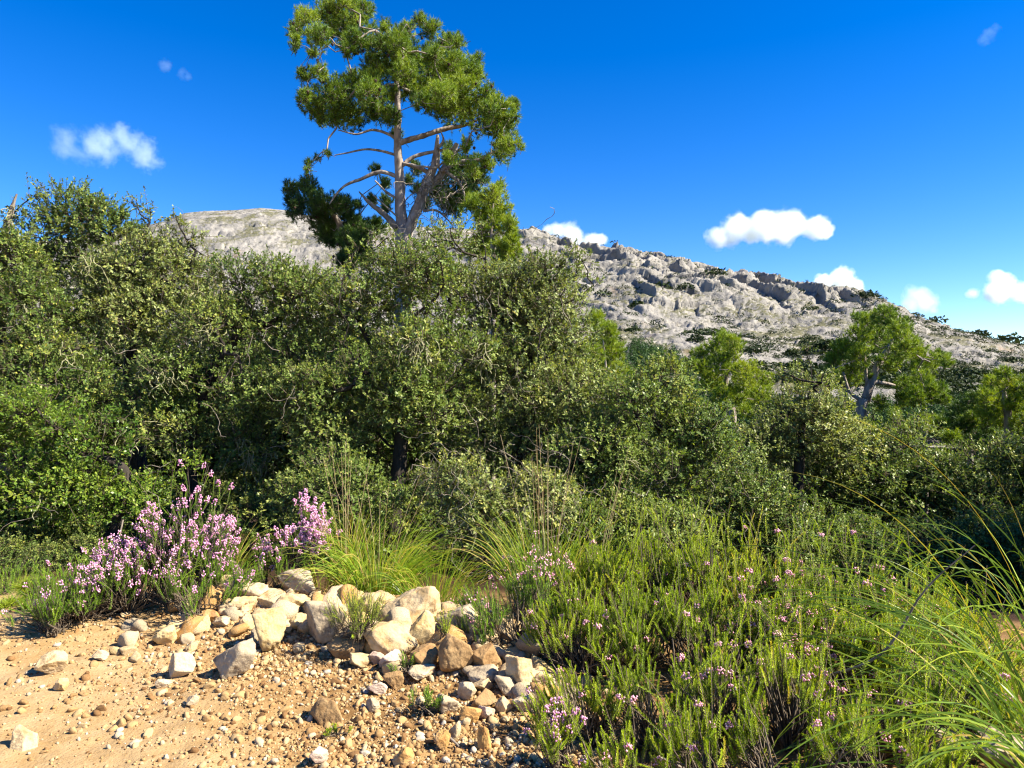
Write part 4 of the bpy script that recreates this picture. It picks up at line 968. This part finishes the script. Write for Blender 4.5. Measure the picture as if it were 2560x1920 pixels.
# ------------------------------------------------------------------ heather, grass and small plants
def heather(label, base, h_, r_, n, seed, material='heather', flower=.1, blossom='blossom', lean=(0, 0), top=None, shoot=(.07, .17), ll=.010, lw=.0034, per=90, name='heather', cat='heather',
            clus=14, spire=.035, spikes=0, woody=.6, fl_low=.3, tshift=0.):
    """a shrub of upright needle-leaved shoots on woody stems, some shoots tipped with bells"""
    global rs
    rs = np.random.default_rng(seed)
    base = np.asarray(base, float); root = thing(name, label, cat, base, group='heather shrubs along the track' if cat == 'heather' else None)
    st, lv, bl = MB(), MB(), MB()
    nc = max(5, n//16); ct, cr, chh = rs.uniform(0, 2*pi, nc), np.sqrt(rs.uniform(0, 1, nc)), rs.uniform(.5, 1.18, nc); ic = rs.integers(nc, size=n)
    cx_, cy_ = np.cos(ct[ic])*cr[ic]+rs.normal(0, .10, n), np.sin(ct[ic])*cr[ic]+rs.normal(0, .10, n)
    th = np.arctan2(cy_, cx_); rho = np.minimum(np.hypot(cx_, cy_), 1.15); hh = np.sqrt(np.maximum(.05, 1-.7*rho**2))*chh[ic]*rs.uniform(.5, 1.0, n)**.6
    P = np.stack([np.cos(th)*rho*r_, np.sin(th)*rho*r_, hh*h_*.85], 1)
    P[:, 0] += lean[0]*hh; P[:, 1] += lean[1]*hh
    L = rs.uniform(*shoot, n)
    if spikes:
        I = rs.integers(n, size=spikes); P[I, 2] = h_*rs.uniform(.9, 1.05, spikes); L[I] *= 1.9
    out = np.stack([np.cos(th)*rho, np.sin(th)*rho, np.zeros(n)], 1)
    D = unit(out*.45+np.array([0, 0, 1.])+rs.normal(0, .22, (n, 3))+np.array([lean[0], lean[1], 0])*.4)
    P = P+base; gz = ground_z(P[:, 0], P[:, 1]); P[:, 2] = np.maximum(P[:, 2], gz+.01)
    # woody stems
    B = base+np.stack([np.cos(th)*rho*r_*.25, np.sin(th)*rho*r_*.25, np.zeros(n)], 1)
    m1 = B*.55+P*.45+rs.normal(0, .025, (n, 3))+np.array([0, 0, -.02]); m2 = B*.2+P*.8+rs.normal(0, .015, (n, 3))
    for a, b_, r0, r1_ in ((B, m1, .005, .0035), (m1, m2, .0035, .0025), (m2, P, .0025, .002)):
        k_ = rs.random(n) < woody; v, f = sticks(a[k_], b_[k_], r0, r1_, 4); st.add(v, f, np.repeat(rs.uniform(.2, .9, k_.sum()), 4))
    bend = rs.normal(0, .12, (n, 3))
    v, f = sticks(P, P+D*L[:, None], .0018, .0012, 3); st.add(v, f, .6)
    # leaves
    I = np.repeat(np.arange(n), per); u_ = np.tile((np.arange(per)+.5)/per, n); m_ = len(I)
    a = unit(np.cross(D, rdir(n))); b_ = np.cross(D, a); ph = np.tile(np.arange(per)*2.39996, n)+np.repeat(rs.uniform(0, 6, n), per)
    ra = a[I]*np.cos(ph)[:, None]+b_[I]*np.sin(ph)[:, None]
    Q = P[I]+D[I]*(L[I]*u_)[:, None]+bend[I]*(u_**2*L[I])[:, None]
    ang = np.interp(u_, [0, 1], [1.2, .45])+rs.normal(0, .15, m_)
    LD = unit(D[I]*np.cos(ang)[:, None]+ra*np.sin(ang)[:, None])
    v, f = leaf_quads(Q, LD, unit(D[I]-ra*.3+rdir(m_)*.3), ll*rs.uniform(.75, 1.25, m_), lw, .1)
    lv.add(v, f, np.clip(np.repeat(rs.normal(.5+tshift, .17, n), per)+rs.normal(0, .1, m_)+.15*(u_-.5), 0, 1))
    # bells
    K = np.where((rs.random(n) < flower) & (hh > fl_low))[0]
    if len(K):
        e, ef = IC[1]; c_ = rs.integers(max(4, clus//2), clus+1, len(K)); J = np.repeat(K, c_); q_ = len(J)
        us = rs.uniform(0, 1, q_); phb = rs.uniform(0, 6.28, q_)
        rb = a[J]*np.cos(phb)[:, None]+b_[J]*np.sin(phb)[:, None]
        C_ = P[J]+D[J]*(L[J]*.95+us*spire-.02)[:, None]+bend[J]*L[J][:, None]+rb*(rs.uniform(.007, .017 if blossom == 'blossom' else .022, q_)*(1.15-.5*us))[:, None]
        s_ = rs.uniform(.0042, .0064, q_)*(base[1]/4.6)**.35
        V = (C_[:, None]+e[None, :12]*0) if False else None
        o6 = np.array([[1, 0, 0], [-1, 0, 0], [0, 1, 0], [0, -1, 0], [0, 0, 1.25], [0, 0, -1.25]]); f6 = np.array([[0, 2, 4], [2, 1, 4], [1, 3, 4], [3, 0, 4], [2, 0, 5], [1, 2, 5], [3, 1, 5], [0, 3, 5]])
        V = C_[:, None]+o6[None]*s_[:, None, None]
        bl.add(V.reshape(-1, 3), (f6[None]+(np.arange(q_)*6)[:, None, None]).reshape(-1, 3), np.repeat(np.clip(rs.normal(.5, .25, q_), 0, 1), 8))
    tag(st.build('stems', M['twig'], root, base), kind='stuff'); lv.build('foliage', M[material], root, base); bl.build('blossom', M[blossom], root, base)
    return root

def gp(px, d, dz=0.):
    x = (px-512)/F*d; return np.array([x, d, float(ground_z(x, d))+dz])

heather('tall heather thick with purple-pink blossom, highest of the left-hand clump', gp(178, 4.95), .72, .30, 440, 201, 'heather_green', .62, lean=(.08, 0), clus=20, spikes=14, spire=.05)
heather('wide purple-pink heather sloping down on the left of the tallest clump', gp(128, 4.9), .46, .33, 420, 202, 'heather_green', .55, clus=18, spire=.045)
heather('low dark green heather creeping onto the dirt at left with few pink blossoms', gp(75, 4.72), .25, .34, 330, 203, 'heather_green', .12, clus=14)
heather('small bright green heather at the foot of the purple-pink clump', gp(205, 4.72), .30, .26, 260, 204, 'heather_green', .15, clus=14)
heather('low green tuft of heather nearest to the bare track at left', gp(52, 4.45), .17, .16, 80, 205, 'heather_green', .08, clus=8)
heather('single slender heather with big pink heads left of the tall grass tuft', gp(302, 5.25), .68, .16, 210, 206, 'heather_green', .9, clus=26, spire=.05, fl_low=.42)
heather('short pink heather just left of the rounded grey boulder', gp(258, 5.3), .36, .20, 90, 207, 'heather_green', .6, clus=18, spire=.045)
heather('sparse heather sprig growing out of the stones before the grey boulder', gp(272, 5.05), .16, .14, 50, 208, 'heather_green', .1)
heather('open heather with pale pink bells behind the cracked grey rock', gp(535, 4.55), .50, .30, 170, 209, 'heather_green', .35, 'blossom_pale', clus=10, spire=.03)
heather('green heather creeping over the right end of the heap', gp(500, 4.25), .26, .22, 120, 210, 'heather_green', .06, 'blossom_pale', clus=8)
HR = [(600, 4.65, .56, .30, .06, 6), (655, 4.75, .62, .32, .03, 10), (708, 4.7, .64, .30, .03, 14), (758, 4.6, .58, .30, .08, 8), (806, 4.5, .54, .30, .15, 10), (852, 4.35, .55, .28, .15, 12), (905, 4.4, .46, .3, .05, 6),
      (585, 3.95, .40, .28, .10, 4), (640, 4.0, .47, .3, .05, 4), (702, 3.9, .48, .3, .10, 6), (765, 3.8, .52, .28, .45, 6), (822, 3.75, .50, .28, .35, 8), (885, 3.7, .46, .30, .06, 8), (955, 3.8, .42, .32, .02, 4),
      (592, 3.25, .32, .22, .14, 3), (655, 3.2, .42, .26, .10, 5), (722, 3.15, .44, .26, .32, 4), (790, 3.1, .44, .26, .14, 6), (862, 3.05, .42, .30, .12, 6), (940, 3.1, .42, .34, .05, 4),
      (640, 2.72, .27, .2, .08, 3), (715, 2.7, .33, .22, .08, 5), (800, 2.62, .36, .22, .12, 6), (900, 2.6, .36, .30, .06, 6)]
where = ['in the back row below the dark oak bush', 'in the back row left of the tallest green shoots', 'with the tallest upright green shoots of the back row', 'in the back row right of the tallest shoots', 'in the back row with pale tufted tips', 'with a long single spire standing against the dark oaks', 'in the shade at the left edge of the arching grass, back row',
         'beside the knobbly tan rock at the heap\'s right end', 'in the middle row, yellow-green without bloom', 'in the middle row showing grey woody stems', 'covered with pale pink bells, fullest bloom of the right mass', 'with pink bells beneath the long arching grass blades', 'in the middle row crossed by a dry bent stalk', 'dark under the arching grass, middle row',
         'spilling onto the stones near the picture\'s lower middle', 'with many bare grey stems at its foot', 'with four pink heads in a row, centre of the right mass', 'right of the one with four pink heads', 'near the lower right with leaning dry stems', 'half buried under the grass near the lower right',
         'low with bare twisted stems at the lower border', 'yellow-tipped at the lower border', 'at the lower border with one pink head', 'at the lower border under the grass tussock']
for i, ((px, d, h_, r_, fl, sp_), wh) in enumerate(zip(HR, where)):
    heather('yellow-green heather '+wh, gp(px, d), h_, r_, int(330*(r_/.28)**2*(1.1 if d > 3.5 else .62)), 220+i, 'heather', fl*(.42 if px > 740 else .26), 'blossom_pale', spikes=int(sp_*1.6), clus=24, spire=.02, lean=(-.03, 0), shoot=(.05, .13), ll=.0115, per=96, woody=.35 if d > 3.5 else .85, tshift=float(np.random.default_rng(i).normal(0, .12)))
heather('heather sprigs with vivid pink heads over the dark gravel at the lower middle', gp(560, 3.02), .26, .13, 70, 260, 'heather', .3, 'blossom', clus=20, spire=.03, name='heather')
heather('fine-leaved light green shrub growing among the rocks of the heap', at(360, 636, 4.2), .26, .15, 150, 261, 'heather', 0, shoot=(.08, .16), ll=.014, lw=.0018, per=40, name='small_shrub', cat='shrub')
heather('tiny green plant on the gravel below the rubble', hit(425, 712), .09, .10, 34, 262, 'heather_green', 0, shoot=(.03, .07), ll=.016, lw=.003, per=24, name='seedling', cat='seedling')
heather('green sprig beside the smooth white oval stone', hit(405, 678), .11, .06, 22, 263, 'heather_green', 0, shoot=(.03, .07), ll=.016, lw=.003, per=24, name='seedling', cat='seedling')
heather('bright yellow-green seedling alone on the lower gravel', hit(338, 738), .045, .05, 16, 264, 'heather', 0, shoot=(.015, .03), ll=.012, lw=.004, per=20, name='seedling', cat='seedling')
heather('thin green sprig climbing the dark side of the standing slab', at(444, 646, 4.05), .20, .07, 26, 265, 'heather', 0, shoot=(.04, .09), ll=.013, lw=.003, per=26, name='seedling', cat='seedling')
heather('feathery green bush with a reddish stem in front of the pale pink heather', gp(522, 4.2), .40, .17, 70, 266, 'heather_green', 0, shoot=(.05, .12), ll=.022, lw=.003, per=34, name='small_shrub', cat='shrub')

# pine seedling at the left edge
rs = np.random.default_rng(81)
def seedling(label, pts, lead, base):
    root = thing('pine_seedling', label, 'pine seedling', base)
    mb, tw = MB(), MB()
    pine_tufts(np.array(pts), np.array([.05]*len(pts)), np.full(len(pts), .75), mb, tw, dens=9*.5, nl=.13, k=30, w_=.006, s=.7)
    for a, b_ in lead:
        pp, rr = spline([a, (a+b_)/2+np.array([0, 0, -.02]), b_], [.006, .005, .003], 4); v, f = tube(pp, rr, 5); tw.add(v, f, .9)
    tw.build('stems', M['twig'], root, base); mb.build('needles', M['pine_yellow'], root, base)
b0 = gp(36, 5.15)
S = [at(24, 586, 5.1), at(42, 584, 5.15), at(48, 592, 5.1), at(12, 603, 5.0), at(34, 596, 5.2), at(5, 606, 4.95), at(28, 608, 4.9)]
seedling('young pine seedling with pale green needles at the left border', S, [(b0, s_) for s_ in S[:5]], b0)

heather('low green bush at the very left border behind the pine seedling', gp(8, 5.6), .12, .30, 60, 270, 'heather_green', 0, ll=.016, lw=.004, per=50, name='small_shrub', cat='shrub')
heather('low green bush between the pine seedling and the purple-pink heather', gp(62, 5.55), .10, .24, 50, 271, 'heather_green', 0, ll=.016, lw=.004, per=50, name='small_shrub', cat='shrub')

# grasses
def tussock(label, base, n, length, spread, lean, seed, width=.005, droop=1.6, stalks=0, stalk_h=.9, name='grass_tussock', tint=.5, sseg=9, theta=(.05, .75), az=None, stalk_sp=.16, gmat='grass'):
    global rs
    rs = np.random.default_rng(seed)
    base = np.asarray(base, float); root = thing(name, label, 'grass tussock', base, 'grass tussocks beside the track')
    def blades(n, L, w_, th0, phi, dr_, mbx, tn, B):
        K = sseg; P = B.copy(); V = []
        for k_ in range(K+1):
            u_ = k_/K; thk = th0+dr_*u_**1.7
            T = np.stack([np.sin(thk)*np.cos(phi), np.sin(thk)*np.sin(phi), np.cos(thk)], 1)+np.array([lean[0], lean[1], 0])*u_
            T = unit(T); S_ = unit(np.cross(T, np.stack([np.cos(phi+twist), np.sin(phi+twist), np.full(n, .2)], 1)))
            ww = (w_*(1-u_**2.2)*.5+.0003)[:, None]
            V += [P+S_*ww, P-S_*ww]; P = P+T*(L/K)[:, None]
        V = np.stack(V, 1); f = np.array([[2*k_, 2*k_+1, 2*k_+3, 2*k_+2] for k_ in range(K)])
        mbx.add(V.reshape(-1, 3), (f[None]+(np.arange(n)*2*(K+1))[:, None, None]).reshape(-1, 4), np.repeat(tn, K))
    mb = MB(); phi = rs.uniform(0, 2*pi, n) if az is None else rs.normal(az[0], az[1], n); th0 = rs.uniform(*theta, n)
    twist = rs.normal(1.57, .6, n)
    B = base+np.stack([np.cos(phi), np.sin(phi), np.zeros(n)], 1)*(spread*np.sqrt(rs.uniform(0, 1, n)))[:, None]
    B[:, 2] = ground_z(B[:, 0], B[:, 1])-.01
    blades(n, rs.uniform(*length, n), width*rs.uniform(.7, 1.25, n), th0, phi, droop*rs.uniform(.3, 1.25, n), mb, np.clip(rs.normal(tint, .22, n)+(rs.random(n) < .09)*.55, 0, 1), B)
    mb.build('blades', M[gmat], root, base)
    if stalks:
        ms = MB()
        for _ in range(stalks):
            ph = rs.uniform(0, 6.28); sp_ = rs.uniform(0, stalk_sp*1.6); H_ = stalk_h*rs.uniform(.65, 1.1)
            b_ = base+np.array([math.cos(ph), math.sin(ph)*.5, 0])*spread*.6*rs.random()
            pts, rr = spline([b_, b_+np.array([math.cos(ph)*sp_*.4*H_, 0, H_*.5]), b_+np.array([math.cos(ph)*sp_*1.1*H_, 0, H_])], [.0019, .0016, .0009], 5)
            v, f = tube(pts, rr, 4); ms.add(v, f, rs.uniform(.1, 1))
        ms.build('dry_stalks', M['stalk'], root, base)
    return root
tussock('dense bright green grass tussock behind the rocks in mid picture', gp(378, 5.25), 480, (.38, .78), .24, (.12, 0), 301, .0052, 2.1, 8, .95, tint=.6, theta=(.03, .7), stalk_sp=.3)
tussock('upright light green grass sheaf at the left side of the mid tussock', gp(345, 5.3), 130, (.5, .75), .10, (0, 0), 302, .0055, .7, 7, 1.15, tint=.7, theta=(.02, .3), stalk_sp=.1)
tussock('low grass spreading right of the mid tussock towards the heather', gp(435, 5.0), 240, (.3, .55), .22, (.15, 0), 303, .004, 1.6, 0, tint=.55)
tussock('small arching grass tuft between the two pink heathers', gp(222, 5.15), 170, (.35, .65), .10, (.05, 0), 304, .0045, 1.7, 3, .55, tint=.6)
tussock('tall loose grass with many dry seed stalks behind the pale pink heather', gp(548, 4.95), 300, (.5, .95), .22, (0, 0), 305, .005, 1.2, 14, 1.2, tint=.6, theta=(.02, .5))
tussock('thin grass behind the back row of heather, right of the stalky grass', gp(590, 4.85), 130, (.45, .75), .16, (.1, 0), 306, .0045, 1.3, 6, 1.1, tint=.55)
tussock('short grass blades beside the rounded grey boulder', gp(322, 5.15), 60, (.18, .36), .10, (0, 0), 307, .005, 1.0, 0, tint=.75)
tussock('huge tussock of long arching blades at the right border of the picture', np.array([2.25, 2.6, float(ground_z(2.25, 2.6))]), 135, (.7, 1.75), .34, (-.1, 0), 308, .0066, 2.6, 0, tint=.42, sseg=16, theta=(.05, 1.15), az=(pi, 1.1), gmat='grass_deep')
tussock('second tussock of arching blades at the right border, farther back', np.array([2.75, 3.5, float(ground_z(2.75, 3.5))]), 100, (.8, 1.9), .36, (-.1, 0), 309, .0062, 2.4, 3, 1.3, tint=.42, sseg=16, theta=(.1, .95), az=(pi, .9), gmat='grass_deep')

# dead sticks
rs = np.random.default_rng(91)
def stick(label, pts, rad, name='dead_stick'):
    pts = [np.asarray(p_, float) for p_ in pts]; p_, rr = spline(pts, rad, 6); v, f = tube(p_, rr, 7, .3, 2); mb = MB(); mb.add(v, f, rs.uniform(.2, .9, len(f)))
    o = mb.build(name, M['dead'], origin=pts[0], smooth=True); return tag(o, label, 'stick')
a, b_ = hit(440, 742), hit(459, 750)
stick('grey dead stick lying on the gravel beside the orange wedge stone', [a+np.array([0, 0, .03]), (a+b_)/2+np.array([0, 0, .035]), b_+np.array([0, 0, .015])], [.007, .008, .004])
a, b_ = gp(690, 2.75, .12), gp(660, 2.6, .2)
stick('bare twisted grey stem at the lower border among the heather', [gp(700, 2.9, .1), a, b_+np.array([0, 0, .05])], [.006, .006, .003])
stick('long dry bent stalk leaning across the right-hand heather', [gp(815, 3.3, .2), at(880, 655, 3.0), at(925, 590, 2.9), at(975, 545, 2.8)], [.006, .005, .004, .002])
stick('pale bare branch jutting from the dark oaks right of the left trunk', [at(123, 520, 7.2), at(118, 540, 7.1), at(108, 552, 7.1), at(100, 560, 7.1)], [.009, .008, .006, .004])

# ------------------------------------------------------------------ clouds
def cloud(label, puffs, dens, d=2600., soft=.85, nscale=1., seed=0, rag=2.3):
    c0 = np.mean([at(x, y, d) for x, y, r in puffs], 0)
    B = [((at(x, y, d)-c0)+np.array([0, (i % 3-1)*r*.5*d/F, 0]), r*d/F) for i, (x, y, r) in enumerate(puffs)]
    mb = MB()
    for c, r in B: v, f = IC[3]; mb.add(v*r*1.25+c, f)
    ob = mb.build('cloud', None, origin=(0, 0, 0))
    rm = ob.modifiers.new('merge', 'REMESH'); rm.mode = 'VOXEL'; rm.voxel_size = max(4., min(r for c, r in B)*.18); 
    dgp = bpy.context.evaluated_depsgraph_get(); me = bpy.data.meshes.new_from_object(ob.evaluated_get(dgp)); ob.modifiers.clear(); ob.data = me
    ob.location = c0.tolist()
    m, t, p, nd, ln = mat('cloud_vapour'); t.nodes.remove(p)
    tc = nd("ShaderNodeTexCoord"); acc = None
    for c, r in B:
        dn = nd("ShaderNodeVectorMath", operation='DISTANCE'); ln(tc.outputs['Object'], dn.inputs[0]); dn.inputs[1].default_value = c.tolist()
        q_ = nd("ShaderNodeMath", operation='MULTIPLY_ADD'); ln(dn.outputs['Value'], q_.inputs[0]); q_.inputs[1].default_value = -1/r; q_.inputs[2].default_value = 1.
        if acc is None: acc = q_.outputs[0]
        else:
            mx = nd("ShaderNodeMath", operation='SMOOTH_MAX'); ln(acc, mx.inputs[0]); ln(q_.outputs[0], mx.inputs[1]); mx.inputs[2].default_value = .15; acc = mx.outputs[0]
    n = nd("ShaderNodeTexNoise"); n.inputs['Scale'].default_value = .012*nscale; n.inputs['Detail'].default_value = 8; n.inputs['Roughness'].default_value = .68
    mp = nd("ShaderNodeMapping"); mp.inputs['Location'].default_value = (seed*91.7, seed*33.1, seed*57.3); ln(tc.outputs['Object'], mp.inputs[0]); ln(mp.outputs[0], n.inputs[0])
    s1 = nd("ShaderNodeMath", operation='MULTIPLY_ADD'); ln(n.outputs[0], s1.inputs[0]); s1.inputs[1].default_value = rag; s1.inputs[2].default_value = .07-rag*.56
    s2 = nd("ShaderNodeMath", operation='ADD'); ln(s1.outputs[0], s2.inputs[0]); ln(acc, s2.inputs[1])
    mr = nd("ShaderNodeMapRange"); ln(s2.outputs[0], mr.inputs[0]); mr.inputs[1].default_value = 0; mr.inputs[2].default_value = soft; mr.inputs[4].default_value = dens
    vs = nd("ShaderNodeVolumePrincipled"); vs.inputs['Color'].default_value = (.97, 1, 1, 1) if rag < 3 else (.84, .97, 1, 1); vs.inputs['Anisotropy'].default_value = .25
    ln(mr.outputs[0], vs.inputs['Density']); ln(vs.outputs[0], t.nodes['Material Output'].inputs['Volume'])
    ob.data.materials.clear(); ob.data.materials.append(m)
    return tag(ob, label, 'cloud', 'small fair-weather clouds')
cloud('largest white cumulus cloud, alone above the right side of the ridge', [(716, 238, 13), (732, 231, 17), (742, 222, 15), (760, 228, 19), (778, 226, 20), (796, 221, 17), (812, 229, 15), (826, 231, 10), (790, 233, 14), (750, 235, 13)], .055, seed=1)
cloud('white cloud tucked behind the ridge just right of the tall pine', [(558, 233, 12), (573, 236, 14), (592, 241, 12), (548, 232, 8), (602, 240, 7)], .05, d=3200, seed=2)
cloud('bright cloud peeping over the ridge in the right half', [(822, 286, 12), (840, 281, 15), (856, 287, 12)], .07, d=3000, seed=3)
cloud('small puff of cloud right of the ridge, the lower of two', [(914, 299, 14), (926, 305, 14), (915, 306, 11), (930, 310, 9)], .022, seed=4)
cloud('white cloud with a pointed top at the right border', [(990, 294, 14), (1004, 288, 15), (1000, 278, 9), (1016, 293, 13), (974, 294, 8), (1030, 296, 11)], .05, seed=5)
cloud('hazy cloud on the left above the oak crowns', [(110, 147, 20), (126, 140, 19), (140, 151, 18), (146, 161, 10), (98, 150, 13)], .013, seed=6, soft=1., rag=3.6, nscale=1.5)
cloud('thin wisp just left of the hazy cloud', [(70, 145, 17), (82, 155, 14), (62, 148, 12)], .006, seed=7, soft=1., rag=3.6, nscale=1.5)
cloud('faint wisp high on the left in deep blue sky', [(170, 68, 9), (180, 72, 8), (187, 75, 5)], .004, seed=8, soft=1., rag=3.6, nscale=1.5)
cloud('faint wisp near the upper right corner', [(988, 34, 9), (985, 38, 7)], .003, seed=9, soft=1., rag=3.6, nscale=1.5)

# ------------------------------------------------------------------ albedo calibration: exposure 1.65 wants true (darker) base colours
for m in bpy.data.materials:
    if m.name.startswith('cloud'): continue
    t = m.node_tree; k_ = ALB.get(m.name, ALB.get(m.name.split('_')[0], .8))
    for n in list(t.nodes):
        if n.type in ('BSDF_PRINCIPLED', 'BSDF_TRANSLUCENT'):
            i = n.inputs[0]
            if i.is_linked:
                mu = t.nodes.new('ShaderNodeMix'); mu.data_type = 'RGBA'; mu.blend_type = 'MULTIPLY'; mu.inputs[0].default_value = 1
                mu.inputs[7].default_value = (k_, k_, k_, 1); t.links.new(i.links[0].from_socket, mu.inputs[6]); t.links.new(mu.outputs[2], i)
